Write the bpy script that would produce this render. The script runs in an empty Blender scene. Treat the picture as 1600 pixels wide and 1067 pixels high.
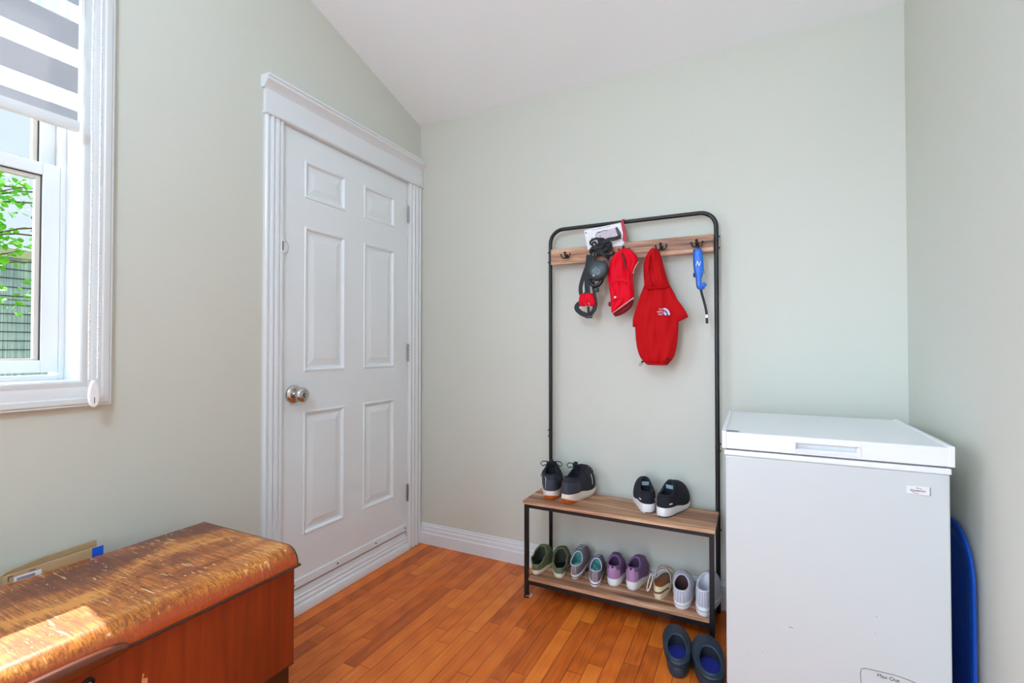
import bpy, bmesh, math, random
from mathutils import Vector, Matrix, Euler
random.seed(7)
C = bpy.context.scene.collection
PI = math.pi
sin, cos, R = math.sin, math.cos, math.radians

# ---------------------------------------------------------------- camera
cd = bpy.data.cameras.new('camera')
cam = bpy.data.objects.new('camera', cd)
C.objects.link(cam)
cd.sensor_width = 36.0
cd.lens = 747.0 / 1600.0 * 36.0
cd.clip_start = 0.02
cam.location = (1.763, -2.306, 1.144)
cam.rotation_euler = (R(90.8), 0, R(26.5))
bpy.context.scene.camera = cam

# ---------------------------------------------------------------- world, sun, lamps, exposure
sc = bpy.context.scene
sc.view_settings.view_transform = 'Standard'
sc.view_settings.look = 'None'
sc.view_settings.gamma = 1.0
sc.view_settings.use_curve_mapping = False
sc.view_settings.exposure = 1.18
sc.cycles.max_bounces = 10
sc.cycles.diffuse_bounces = 7
sc.cycles.glossy_bounces = 4
sc.cycles.transparent_max_bounces = 12
sc.cycles.caustics_reflective = False
sc.cycles.caustics_refractive = False
sc.cycles.sample_clamp_indirect = 6.0
sc.cycles.use_denoising = True

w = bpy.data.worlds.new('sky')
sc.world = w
w.use_nodes = True
nt = w.node_tree
nt.nodes.clear()
wo = nt.nodes.new('ShaderNodeOutputWorld')
bg = nt.nodes.new('ShaderNodeBackground')
tc = nt.nodes.new('ShaderNodeTexCoord')
# pale blue summer sky, plus a bright lobe added out of view as fill
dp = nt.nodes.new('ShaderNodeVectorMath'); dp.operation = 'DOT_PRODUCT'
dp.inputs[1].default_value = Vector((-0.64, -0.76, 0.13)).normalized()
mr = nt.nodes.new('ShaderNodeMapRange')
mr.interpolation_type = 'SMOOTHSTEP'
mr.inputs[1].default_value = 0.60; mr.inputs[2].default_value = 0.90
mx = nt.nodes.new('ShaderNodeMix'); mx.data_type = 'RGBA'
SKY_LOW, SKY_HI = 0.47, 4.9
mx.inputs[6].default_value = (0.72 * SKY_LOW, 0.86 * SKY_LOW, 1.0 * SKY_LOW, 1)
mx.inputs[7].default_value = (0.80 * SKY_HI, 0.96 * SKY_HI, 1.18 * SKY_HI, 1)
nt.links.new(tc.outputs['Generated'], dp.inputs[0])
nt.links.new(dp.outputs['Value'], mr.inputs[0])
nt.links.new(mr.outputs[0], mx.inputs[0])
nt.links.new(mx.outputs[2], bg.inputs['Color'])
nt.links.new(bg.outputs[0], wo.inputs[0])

sl = bpy.data.lights.new('sun', 'SUN')
sl.energy = 5.0
sl.color = (1.0, 0.95, 0.86)
sl.angle = R(0.6)
sun = bpy.data.objects.new('sun', sl)
C.objects.link(sun)
sun.rotation_euler = Vector((1.0, -0.134, -1.27)).to_track_quat('-Z', 'Y').to_euler()
sun.location = (-4, 0, 6)

# ---------------------------------------------------------------- mesh helpers
class MB:
    def __init__(s): s.v = []; s.f = []; s.m = []
    def add(s, vs, fs, mi=0):
        n = len(s.v)
        s.v += [tuple(p) for p in vs]
        s.f += [tuple(i + n for i in f) for f in fs]
        s.m += [mi] * len(fs)
        return s
    def box(s, x0, x1, y0, y1, z0, z1, mi=0):
        vs = [(x, y, z) for z in (z0, z1) for y in (y0, y1) for x in (x0, x1)]
        return s.add(vs, [(0, 2, 3, 1), (4, 5, 7, 6), (0, 1, 5, 4), (2, 6, 7, 3), (0, 4, 6, 2), (1, 3, 7, 5)], mi)
    def loft(s, rings, closed=True, cap0=True, cap1=True, mi=0):
        n = len(rings[0])
        vs = [p for r in rings for p in r]
        fs = []
        for k in range(len(rings) - 1):
            for i in range(n if closed else n - 1):
                j = (i + 1) % n
                fs.append((k * n + i, k * n + j, (k + 1) * n + j, (k + 1) * n + i))
        if cap0 and closed: fs.append(tuple(range(n - 1, -1, -1)))
        if cap1 and closed: fs.append(tuple((len(rings) - 1) * n + i for i in range(n)))
        return s.add(vs, fs, mi)
    def prism(s, poly, ax, a, b, mi=0):
        def P(p, t):
            q = list(p); q.insert(ax, t); return tuple(q)
        return s.loft([[P(p, a) for p in poly], [P(p, b) for p in poly]], mi=mi)
    def tube(s, pts, r, n=8, closed=False, flat=1.0, mi=0, up=None):
        pts = [Vector(p) for p in pts]
        N = len(pts); rings = []
        prev = None
        for i, p in enumerate(pts):
            if closed: t = pts[(i + 1) % N] - pts[i - 1]
            else: t = pts[min(i + 1, N - 1)] - pts[max(i - 1, 0)]
            if t.length < 1e-9: t = Vector((0, 0, 1))
            t.normalize()
            if up is not None: u = Vector(up)
            elif prev is not None: u = prev
            else: u = Vector((0, 0, 1)) if abs(t.z) < .9 else Vector((1, 0, 0))
            u = u - t * u.dot(t)
            if u.length < 1e-6: u = t.orthogonal()
            u.normalize(); prev = u
            w_ = t.cross(u)
            rr = r[i] if isinstance(r, (list, tuple)) else r
            rings.append([p + u * (rr * flat * cos(2 * PI * k / n)) + w_ * (rr * sin(2 * PI * k / n)) for k in range(n)])
        if closed: rings.append(rings[0]); s.loft(rings, cap0=False, cap1=False, mi=mi)
        else: s.loft(rings, mi=mi)
        return s
    def ribbon(s, pts, wd, th, up, mi=0):
        """flat strap along pts; up = normal of the strap"""
        pts = [Vector(p) for p in pts]; N = len(pts); rings = []
        for i, p in enumerate(pts):
            t = (pts[min(i + 1, N - 1)] - pts[max(i - 1, 0)]).normalized()
            u = Vector(up[i] if isinstance(up, list) else up); u = u - t * u.dot(t)
            u = u.normalized() if u.length > 1e-6 else t.orthogonal().normalized()
            q = t.cross(u)
            ww = wd[i] if isinstance(wd, (list, tuple)) else wd
            rings.append([p + q * (a * ww / 2) + u * (b * th / 2) for a, b in ((-1, -.6), (-.8, -1), (.8, -1), (1, -.6), (1, .6), (.8, 1), (-.8, 1), (-1, .6))])
        return s.loft(rings, mi=mi)
    def lathe(s, prof, c, axis='Z', n=24, mi=0):
        """prof: (radius, height) list"""
        rings = []
        for r_, h in prof:
            ring = []
            for k in range(n):
                a = 2 * PI * k / n
                x, y = r_ * cos(a), r_ * sin(a)
                if axis == 'Z': q = (x, y, h)
                elif axis == 'X': q = (h, x, y)
                else: q = (y, h, x)
                ring.append((c[0] + q[0], c[1] + q[1], c[2] + q[2]))
            rings.append(ring)
        return s.loft(rings, mi=mi)
    def ball(s, c, r, n=12, sc_=(1, 1, 1), mi=0):
        rings = []
        for i in range(1, n):
            a = -PI / 2 + PI * i / n
            rings.append([(c[0] + r * sc_[0] * cos(a) * cos(2 * PI * k / n), c[1] + r * sc_[1] * cos(a) * sin(2 * PI * k / n), c[2] + r * sc_[2] * sin(a)) for k in range(n)])
        return s.loft(rings, mi=mi)
    def build(s, name, mats, parent=None, smooth=False, bevel=0, seg=2, auto=None, sub=0):
        me = bpy.data.meshes.new(name)
        off = Vector(parent.get('_o', (0, 0, 0))) if parent is not None and '_o' in parent else Vector((0, 0, 0))
        me.from_pydata([tuple(Vector(p) - off) for p in s.v], [], s.f)
        me.validate()
        bm = bmesh.new(); bm.from_mesh(me)
        bmesh.ops.recalc_face_normals(bm, faces=bm.faces)
        bm.to_mesh(me); bm.free()
        for m_ in (mats if isinstance(mats, (list, tuple)) else [mats]): me.materials.append(m_)
        if len(me.polygons) == len(s.m):
            me.polygons.foreach_set('material_index', s.m)
        if smooth or auto is not None:
            me.polygons.foreach_set('use_smooth', [True] * len(me.polygons))
            if auto is not None: me.set_sharp_from_angle(angle=R(auto))
        me.update()
        o = bpy.data.objects.new(name, me)
        C.objects.link(o)
        if parent is not None:
            o.parent = parent
            if '_o' in parent: o['_o'] = tuple(parent['_o'])
        if bevel:
            b = o.modifiers.new('bevel', 'BEVEL'); b.width = bevel; b.segments = seg; b.limit_method = 'ANGLE'; b.angle_limit = R(40)
            b.harden_normals = False
        if sub:
            m_ = o.modifiers.new('sub', 'SUBSURF'); m_.levels = sub; m_.render_levels = sub
        return o

def thing(name, label, cat, loc=(0, 0, 0), rz=0, group=None, local=False):
    o = bpy.data.objects.new(name, None); C.objects.link(o)
    o.empty_display_size = .05
    o.location = loc; o.rotation_euler = (0, 0, rz)
    o['label'] = label; o['category'] = cat
    if group: o['group'] = group
    if not local: o['_o'] = tuple(loc)
    return o
def tag(o, label, cat, group=None):
    o['label'] = label; o['category'] = cat
    if group: o['group'] = group
    return o
def struct(o, label, cat=None):
    o['kind'] = 'structure'; o['label'] = label
    if cat: o['category'] = cat
    return o
def sthing(name, label, cat, loc=(0, 0, 0)):
    o = thing(name, label, cat, loc); o['kind'] = 'structure'; return o

# ---------------------------------------------------------------- materials
def newmat(name):
    m = bpy.data.materials.new(name); m.use_nodes = True
    t = m.node_tree
    return m, t, t.nodes['Principled BSDF']
def N_(t, kind, **kw):
    n = t.nodes.new(kind)
    for k, v in kw.items(): setattr(n, k, v)
    return n
def lin(c): return tuple(((x / 255 + .055) / 1.055) ** 2.4 if x > 10.3 else x / 255 / 12.92 for x in c) + (1,)
def pr(name, rgb, rough=.5, metal=0, var=.06, scale=40, bump=0, bscale=300, spec=.5, coat=0, sheen=0, trans=0):
    m, t, b = newmat(name)
    c = lin(rgb)
    no = N_(t, 'ShaderNodeTexNoise'); no.inputs['Scale'].default_value = scale; no.inputs['Detail'].default_value = 4
    tcn = N_(t, 'ShaderNodeTexCoord'); t.links.new(tcn.outputs['Object'], no.inputs['Vector'])
    mix = N_(t, 'ShaderNodeMix', data_type='RGBA')
    mix.inputs[6].default_value = tuple(x * (1 - var) for x in c[:3]) + (1,)
    mix.inputs[7].default_value = tuple(min(1, x * (1 + var)) for x in c[:3]) + (1,)
    t.links.new(no.outputs['Fac'], mix.inputs[0]); t.links.new(mix.outputs[2], b.inputs['Base Color'])
    b.inputs['Roughness'].default_value = rough; b.inputs['Metallic'].default_value = metal
    b.inputs['Specular IOR Level'].default_value = spec
    if coat: b.inputs['Coat Weight'].default_value = coat; b.inputs['Coat Roughness'].default_value = .15
    if sheen: b.inputs['Sheen Weight'].default_value = sheen
    if bump:
        n2 = N_(t, 'ShaderNodeTexNoise'); n2.inputs['Scale'].default_value = bscale; n2.inputs['Detail'].default_value = 3
        t.links.new(tcn.outputs['Object'], n2.inputs['Vector'])
        bp = N_(t, 'ShaderNodeBump'); bp.inputs['Strength'].default_value = bump; bp.inputs['Distance'].default_value = .002
        t.links.new(n2.outputs['Fac'], bp.inputs['Height']); t.links.new(bp.outputs[0], b.inputs['Normal'])
    return m
def ramp(t, fac, stops):
    r = N_(t, 'ShaderNodeValToRGB')
    e = r.color_ramp.elements
    while len(e) < len(stops): e.new(.5)
    for k, (p, c) in enumerate(stops): e[k].position = p; e[k].color = c if len(c) == 4 else tuple(c) + (1,)
    t.links.new(fac, r.inputs[0]); return r.outputs[0]
def mathn(t, op, a, b=None, clamp=False):
    n = N_(t, 'ShaderNodeMath', operation=op); n.use_clamp = clamp
    for i, v in enumerate((a, b)):
        if v is None: continue
        if isinstance(v, (int, float)): n.inputs[i].default_value = v
        else: t.links.new(v, n.inputs[i])
    return n.outputs[0]
def noise(t, vec, scale, detail=4, rough=.5, dist=0):
    n = N_(t, 'ShaderNodeTexNoise'); n.inputs['Scale'].default_value = scale; n.inputs['Detail'].default_value = detail
    n.inputs['Roughness'].default_value = rough; n.inputs['Distortion'].default_value = dist
    t.links.new(vec, n.inputs['Vector']); return n.outputs['Fac']
def mapping(t, sc_, rot=(0, 0, 0), loc=(0, 0, 0), src='Object'):
    tcn = N_(t, 'ShaderNodeTexCoord'); mp = N_(t, 'ShaderNodeMapping')
    mp.inputs['Scale'].default_value = sc_; mp.inputs['Rotation'].default_value = rot; mp.inputs['Location'].default_value = loc
    t.links.new(tcn.outputs[src], mp.inputs['Vector']); return mp.outputs[0]
def mixc(t, fac, a, b, mode='MIX'):
    n = N_(t, 'ShaderNodeMix', data_type='RGBA'); n.blend_type = mode
    if isinstance(fac, (int, float)): n.inputs[0].default_value = fac
    else: t.links.new(fac, n.inputs[0])
    for i, v in ((6, a), (7, b)):
        if isinstance(v, tuple): n.inputs[i].default_value = v
        else: t.links.new(v, n.inputs[i])
    return n.outputs[2]
def bumpn(t, b, h, strength, dist=.002):
    bp = N_(t, 'ShaderNodeBump'); bp.inputs['Strength'].default_value = strength; bp.inputs['Distance'].default_value = dist
    t.links.new(h, bp.inputs['Height']); t.links.new(bp.outputs[0], b.inputs['Normal'])

M = {}
M['wall'] = pr('sage_wall_paint', (207, 208, 196), .75, var=.015, scale=3, bump=.12, bscale=160, spec=.25)
M['ceiling'] = pr('ceiling_paint', (241, 247, 249), .9, var=.01, scale=4, bump=.1, bscale=120, spec=.2)
M['trim'] = pr('white_trim_gloss', (224, 228, 230), .35, var=.01, scale=5)
M['doorp'] = pr('door_paint', (228, 234, 236), .4, var=.015, scale=6, bump=.04, bscale=90)
M['wintrim'] = pr('window_trim_paint', (217, 220, 219), .4, var=.01)
M['vinyl'] = pr('window_vinyl', (220, 223, 223), .3, var=.01)
M['bead'] = pr('glazing_bead', (205, 198, 188), .4, var=.02)
M['screen'] = pr('screen_frame_grey', (150, 160, 165), .4, var=.02)
M['gasket'] = pr('dark_gasket', (60, 60, 60), .6)
M['chrome'] = pr('satin_chrome', (200, 196, 190), .22, metal=1, var=.03)
M['steel'] = pr('hinge_steel', (170, 165, 155), .35, metal=1, var=.08)
M['black'] = pr('black_powder_coat', (18, 17, 18), .42, var=.1)
M['dark'] = pr('dark_dot', (14, 14, 16), .6)
M['freezer'] = pr('freezer_enamel', (197, 203, 201), .32, var=.006, scale=8, bump=.06, bscale=240)
M['freezer_lid'] = pr('freezer_lid_plastic', (226, 229, 230), .35, var=.006, scale=8)
M['greym'] = pr('grey_mark', (120, 122, 126), .6)
M['badge'] = pr('badge_plate', (222, 224, 222), .25, var=.02)
M['badge_edge'] = pr('badge_edge', (120, 125, 122), .3)
M['maroon'] = pr('maroon_print', (110, 30, 60), .5)
M['navy'] = pr('navy_print', (45, 45, 85), .5)
M['redprint'] = pr('red_print', (170, 20, 40), .5)
M['ink'] = pr('marker_ink', (60, 60, 62), .6)
M['sled'] = pr('blue_sled_plastic', (8, 72, 172), .3, var=.05)
M['card'] = pr('cardboard', (190, 158, 118), .85, var=.06, scale=25, bump=.1, bscale=120)
M['tape'] = pr('blue_tape', (10, 90, 215), .5)
M['paperw'] = pr('paper_white', (235, 235, 238), .7)
M['tag_white'] = pr('tag_white', (235, 235, 235), .5)
M['red'] = pr('red_softshell', (186, 5, 14), .8, var=.06, scale=30, bump=.15, bscale=500, spec=.2)
M['red2'] = pr('red_quilted', (226, 4, 36), .75, var=.06, scale=30, bump=.1, bscale=400, spec=.2)
M['redd'] = pr('dark_red_lining', (120, 12, 24), .8)
M['reflect'] = pr('grey_reflective_piping', (185, 170, 165), .5)
M['logo'] = pr('grey_white_print', (205, 208, 222), .6)
M['logo2'] = pr('blue_grey_print', (110, 110, 165), .6)
M['strap'] = pr('black_nylon_webbing', (16, 16, 18), .6, var=.15, scale=200, bump=.3, bscale=600)
M['casep'] = pr('charcoal_leash_case', (44, 54, 58), .35, var=.06)
M['blue'] = pr('blue_handle_plastic', (40, 110, 215), .35, var=.04)
M['bluetrim'] = pr('dark_blue_trim', (20, 45, 110), .4)
M['chain'] = pr('white_bead_chain', (238, 238, 236), .4)
M['pad'] = pr('clear_glide_pad', (215, 210, 205), .4)
M['glove'] = pr('pale_green_print', (150, 170, 140), .6)

def wood_rack():
    m, t, b = newmat('rustic_board')
    v = mapping(t, (1.3, 22, 22)); n1 = noise(t, v, 2.0, 6, .6, .4)
    v2 = mapping(t, (3.0, 90, 90), loc=(3, 1, 0)); n2 = noise(t, v2, 2.0, 4, .6, .2)
    v3 = mapping(t, (.6, 9, 9), loc=(1, 7, 0)); n3 = noise(t, v3, 2.2, 2, .5, .3)
    f = mathn(t, 'ADD', mathn(t, 'MULTIPLY', n1, .5), mathn(t, 'ADD', mathn(t, 'MULTIPLY', n2, .25), mathn(t, 'MULTIPLY', n3, .35)))
    col = ramp(t, f, [(.40, lin((78, 48, 36))), (.49, lin((140, 96, 70))), (.57, lin((184, 134, 100))), (.68, lin((222, 188, 150)))])
    t.links.new(col, b.inputs['Base Color']); b.inputs['Roughness'].default_value = .5
    bumpn(t, b, n2, .12, .001)
    return m
M['rackwood'] = wood_rack()

def floor_mat():
    m, t, b = newmat('oak_strip_floor')
    tcn = N_(t, 'ShaderNodeTexCoord'); sp = N_(t, 'ShaderNodeSeparateXYZ'); t.links.new(tcn.outputs['Object'], sp.inputs[0])
    W = .057
    xs = mathn(t, 'DIVIDE', mathn(t, 'ADD', sp.outputs['X'], 10.0), W)
    col = mathn(t, 'FLOOR', xs); fx = mathn(t, 'FRACT', xs)
    wn = N_(t, 'ShaderNodeTexWhiteNoise', noise_dimensions='1D'); t.links.new(col, wn.inputs['W'])
    ys = mathn(t, 'ADD', mathn(t, 'DIVIDE', mathn(t, 'ADD', sp.outputs['Y'], 20.0), .62), mathn(t, 'MULTIPLY', wn.outputs['Value'], 7.3))
    row = mathn(t, 'FLOOR', ys); fy = mathn(t, 'FRACT', ys)
    cb = N_(t, 'ShaderNodeCombineXYZ'); t.links.new(col, cb.inputs[0]); t.links.new(row, cb.inputs[1])
    wn2 = N_(t, 'ShaderNodeTexWhiteNoise', noise_dimensions='3D'); t.links.new(cb.outputs[0], wn2.inputs['Vector'])
    # grain, shifted per plank
    ad = N_(t, 'ShaderNodeVectorMath', operation='ADD'); sc2 = N_(t, 'ShaderNodeVectorMath', operation='SCALE'); sc2.inputs['Scale'].default_value = 30
    t.links.new(wn2.outputs['Color'], sc2.inputs[0]); t.links.new(tcn.outputs['Object'], ad.inputs[0]); t.links.new(sc2.outputs[0], ad.inputs[1])
    mp = N_(t, 'ShaderNodeMapping'); mp.inputs['Scale'].default_value = (95, 3.4, 1); t.links.new(ad.outputs[0], mp.inputs[0])
    g1 = noise(t, mp.outputs[0], 1.0, 6, .65, .8)
    mp2 = N_(t, 'ShaderNodeMapping'); mp2.inputs['Scale'].default_value = (14, 1.6, 1); t.links.new(ad.outputs[0], mp2.inputs[0])
    wv = N_(t, 'ShaderNodeTexWave', wave_type='RINGS'); wv.inputs['Scale'].default_value = 1.6; wv.inputs['Distortion'].default_value = 6; wv.inputs['Detail'].default_value = 3
    t.links.new(mp2.outputs[0], wv.inputs['Vector'])
    f = mathn(t, 'ADD', mathn(t, 'MULTIPLY', wn2.outputs['Value'], .34), mathn(t, 'ADD', mathn(t, 'MULTIPLY', g1, .52), mathn(t, 'MULTIPLY', wv.outputs['Fac'], .10)))
    col_ = ramp(t, f, [(.26, lin((176, 80, 22))), (.42, lin((208, 100, 30))), (.58, lin((224, 116, 38))), (.82, lin((238, 142, 56)))])
    # worn pale scratches along the joints
    mp3 = mapping(t, (260, 3.5, 1), loc=(3, 5, 0)); s1 = noise(t, mp3, 1.0, 2, .5, .2)
    mp4 = mapping(t, (3, 3, 1), loc=(9, 2, 0)); s2 = noise(t, mp4, 1.0, 3, .6)
    scr = mathn(t, 'MULTIPLY', mathn(t, 'GREATER_THAN', s1, .70), mathn(t, 'GREATER_THAN', s2, .48))
    col_ = mixc(t, mathn(t, 'MULTIPLY', scr, .55), col_, lin((226, 170, 120)))
    d1 = mathn(t, 'MINIMUM', fx, mathn(t, 'SUBTRACT', 1.0, fx))
    d2 = mathn(t, 'MINIMUM', fy, mathn(t, 'SUBTRACT', 1.0, fy))
    gap = mathn(t, 'MAXIMUM', mathn(t, 'LESS_THAN', d1, .026), mathn(t, 'LESS_THAN', d2, .0022))
    s3 = noise(t, mapping(t, (9, 3, 1)), 1.0, 3)
    gk = mathn(t, 'MULTIPLY', gap, mathn(t, 'MULTIPLY', s3, 1.25, True), True)
    col_ = mixc(t, gk, col_, lin((70, 26, 10)))
    t.links.new(col_, b.inputs['Base Color'])
    b.inputs['Roughness'].default_value = .33; b.inputs['Specular IOR Level'].default_value = .35
    t.links.new(mathn(t, 'ADD', mathn(t, 'MULTIPLY', g1, .2), .28), b.inputs['Roughness'])
    hh = mathn(t, 'SUBTRACT', mathn(t, 'MULTIPLY', g1, .25), gap)
    bumpn(t, b, hh, .25, .001)
    return m
M['floor'] = floor_mat()

def chest_lid():
    m, t, b = newmat('worn_walnut_veneer')
    tcn = N_(t, 'ShaderNodeTexCoord'); sp = N_(t, 'ShaderNodeSeparateXYZ'); t.links.new(tcn.outputs['Object'], sp.inputs[0])
    # lid axes: X runs across the lid (back edge -.23, front +.23), Y along it
    n1 = noise(t, mapping(t, (5, 2.0, 4), loc=(2.3, 4.1, 0)), 1.6, 4, .6, .6)
    g = noise(t, mapping(t, (9, 70, 40), rot=(0, 0, R(-5))), 1.2, 5, .7, .3)
    fine = noise(t, mapping(t, (16, 260, 120), rot=(0, 0, R(-9)), loc=(3, 1, 0)), 1.0, 3, .6, .2)
    # worn golden field in the middle, darker old finish near the back edge
    back = mathn(t, 'MULTIPLY', mathn(t, 'ADD', sp.outputs['X'], .20), 3.6, True)
    f = mathn(t, 'ADD', mathn(t, 'MULTIPLY', n1, .62), mathn(t, 'MULTIPLY', g, .30))
    f = mathn(t, 'ADD', f, mathn(t, 'MULTIPLY', back, .14))
    col = ramp(t, f, [(.42, lin((104, 38, 10))), (.50, lin((150, 72, 18))), (.57, lin((190, 108, 30))), (.66, lin((218, 142, 56)))])
    hk = mathn(t, 'MULTIPLY', mathn(t, 'GREATER_THAN', fine, .53), mathn(t, 'LESS_THAN', mathn(t, 'ABSOLUTE', mathn(t, 'SUBTRACT', n1, .50)), .10))
    col = mixc(t, mathn(t, 'MULTIPLY', hk, .55), col, lin((88, 40, 14)))
    hl = mathn(t, 'MULTIPLY', mathn(t, 'LESS_THAN', fine, .40), mathn(t, 'GREATER_THAN', n1, .50))
    col = mixc(t, mathn(t, 'MULTIPLY', hl, .45), col, lin((232, 186, 118)))
    # pale rubbed spots and scratches
    s2 = noise(t, mapping(t, (4, 5, 1), loc=(8, 3, 0)), 1.3, 3, .6)
    s1 = noise(t, mapping(t, (10, 120, 20), rot=(0, 0, R(-24)), loc=(1, 2, 0)), 1.0, 3, .65, .5)
    k = mathn(t, 'MULTIPLY', mathn(t, 'GREATER_THAN', s1, .635), mathn(t, 'GREATER_THAN', s2, .50))
    col = mixc(t, mathn(t, 'MULTIPLY', k, .75), col, lin((244, 214, 158)))
    s3 = noise(t, mapping(t, (40, 70, 30), loc=(4, 9, 1)), 1.0, 4, .7)
    k2 = mathn(t, 'MULTIPLY', mathn(t, 'GREATER_THAN', s3, .665), mathn(t, 'GREATER_THAN', s2, .46))
    col = mixc(t, mathn(t, 'MULTIPLY', k2, .85), col, lin((246, 222, 172)))
    # red-brown finish left on the lower part of the rounded front
    low = mathn(t, 'MULTIPLY', mathn(t, 'SUBTRACT', .545, sp.outputs['Z']), 60, True)
    col = mixc(t, mathn(t, 'MULTIPLY', low, .85), col, lin((176, 66, 16)))
    t.links.new(col, b.inputs['Base Color'])
    b.inputs['Roughness'].default_value = .34; b.inputs['Coat Weight'].default_value = .35; b.inputs['Coat Roughness'].default_value = .15
    bumpn(t, b, fine, .15, .001)
    return m
M['lid'] = chest_lid()
def chest_front():
    m, t, b = newmat('red_mahogany_veneer')
    g = noise(t, mapping(t, (40, 30, 1.6)), 1.6, 6, .65, .5)
    big = noise(t, mapping(t, (2, 3, .8)), 1.4, 2, .5)
    f = mathn(t, 'ADD', mathn(t, 'MULTIPLY', g, .5), mathn(t, 'MULTIPLY', big, .6))
    col = ramp(t, f, [(.35, lin((92, 28, 10))), (.55, lin((128, 46, 16))), (.75, lin((156, 64, 24)))])
    s = noise(t, mapping(t, (20, 46, 22), loc=(2, 2, 5)), 1.0, 2, .5)
    col = mixc(t, mathn(t, 'MULTIPLY', mathn(t, 'GREATER_THAN', s, .765), .8), col, lin((225, 160, 110)))
    t.links.new(col, b.inputs['Base Color']); b.inputs['Roughness'].default_value = .3
    b.inputs['Coat Weight'].default_value = .3; b.inputs['Coat Roughness'].default_value = .15
    return m
M['chest'] = chest_front()
M['chestdark'] = pr('dark_brown_wood', (58, 24, 14), .35, var=.15, coat=.3)
M['mould'] = pr('brown_lacquered_moulding', (96, 44, 22), .22, var=.12, coat=.6)

def glass_mat():
    m, t, b = newmat('window_glass')
    t.nodes.remove(b)
    out = [n for n in t.nodes if n.type == 'OUTPUT_MATERIAL'][0]
    tr = N_(t, 'ShaderNodeBsdfTransparent'); gl = N_(t, 'ShaderNodeBsdfGlossy'); gl.inputs['Roughness'].default_value = .02
    fr = N_(t, 'ShaderNodeFresnel'); fr.inputs['IOR'].default_value = 1.35
    ms = N_(t, 'ShaderNodeMixShader'); ge = N_(t, 'ShaderNodeNewGeometry')
    t.links.new(mathn(t, 'MULTIPLY', fr.outputs[0], mathn(t, 'SUBTRACT', 1.0, ge.outputs['Backfacing'])), ms.inputs[0]); t.links.new(tr.outputs[0], ms.inputs[1]); t.links.new(gl.outputs[0], ms.inputs[2])
    t.links.new(ms.outputs[0], out.inputs[0]); return m
M['glass'] = glass_mat()
def sheer_mat():
    m, t, b = newmat('sheer_mesh')
    t.nodes.remove(b)
    out = [n for n in t.nodes if n.type == 'OUTPUT_MATERIAL'][0]
    tr = N_(t, 'ShaderNodeBsdfTransparent'); df = N_(t, 'ShaderNodeBsdfTranslucent'); d2 = N_(t, 'ShaderNodeBsdfDiffuse')
    for n in (df, d2): n.inputs['Color'].default_value = (.85, .86, .88, 1)
    a = N_(t, 'ShaderNodeMixShader'); a.inputs[0].default_value = .5; t.links.new(df.outputs[0], a.inputs[1]); t.links.new(d2.outputs[0], a.inputs[2])
    ms = N_(t, 'ShaderNodeMixShader')
    g = noise(t, mapping(t, (1, 700, 700)), 1.0, 1)
    t.links.new(mathn(t, 'ADD', mathn(t, 'MULTIPLY', g, .4), .15), ms.inputs[0])
    t.links.new(tr.outputs[0], ms.inputs[1]); t.links.new(a.outputs[0], ms.inputs[2])
    t.links.new(ms.outputs[0], out.inputs[0]); return m
M['sheer'] = sheer_mat()
def blind_mat():
    m, t, b = newmat('opaque_blind_weave')
    b.inputs['Base Color'].default_value = (.50, .50, .51, 1); b.inputs['Roughness'].default_value = .8
    out = [n for n in t.nodes if n.type == 'OUTPUT_MATERIAL'][0]
    tl = N_(t, 'ShaderNodeBsdfTranslucent'); tl.inputs['Color'].default_value = (.5, .5, .52, 1)
    ms = N_(t, 'ShaderNodeMixShader'); ms.inputs[0].default_value = .35
    t.links.new(b.outputs[0], ms.inputs[1]); t.links.new(tl.outputs[0], ms.inputs[2]); t.links.new(ms.outputs[0], out.inputs[0])
    g = noise(t, mapping(t, (1, 40, 500)), 1.0, 2)
    bumpn(t, b, g, .2, .001)
    return m
M['band'] = blind_mat()
def reed_mat():
    m, t, b = newmat('reed_screen')
    g = noise(t, mapping(t, (1, 110, 1.2)), 1.0, 3, .6)
    g2 = noise(t, mapping(t, (1, 3, 3)), 1.0, 3, .6)
    col = ramp(t, mathn(t, 'ADD', mathn(t, 'MULTIPLY', g, .7), mathn(t, 'MULTIPLY', g2, .35)), [(.35, lin((112, 124, 134))), (.52, lin((164, 178, 184))), (.68, lin((214, 222, 208)))])
    t.links.new(col, b.inputs['Base Color']); b.inputs['Roughness'].default_value = .8
    return m
M['reed'] = reed_mat()
M['tie'] = pr('dark_reed_tie', (60, 62, 62), .8)
M['rail'] = pr('tan_fence_rail', (200, 186, 160), .8, var=.1)
M['roof'] = pr('grey_shingle', (120, 122, 130), .9, var=.2, scale=12)
M['stucco'] = pr('white_siding', (225, 228, 232), .8)
M['leaf'] = pr('green_leaf', (110, 190, 40), .5, var=.35, scale=6)
M['bark'] = pr('brown_bark', (90, 75, 60), .9, var=.2)
M['grass'] = pr('lawn_green', (90, 130, 60), .95, var=.25, scale=8)

# ---------------------------------------------------------------- room shell
XW, YB, SL, H0, YR = 2.301, 0.0, 0.298, 2.473, -2.6
YF = -5.2
def hc(y): return H0 + SL * (-y) if y >= YR else H0 + SL * (-YR) - SL * (YR - y)
fl = MB().box(-.15, XW + .15, YF - .15, .15, -.12, 0).build('floor', M['floor']); struct(fl, 'worn orange-brown oak strip floor')
# back wall
struct(MB().box(-.15, XW + .15, 0, .15, 0, H0 + .05).build('wall_back', M['wall']), 'sage green painted wall behind the shoe rack')
gab = lambda lo: [(YF, lo), (YB, lo), (YB, hc(0) + .03), (YR, hc(YR) + .03), (YF, hc(YF) + .03)]
struct(MB().prism(gab(0), 0, XW, XW + .15).build('wall_right', M['wall']), 'sage green wall on the right beside the freezer')
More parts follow.
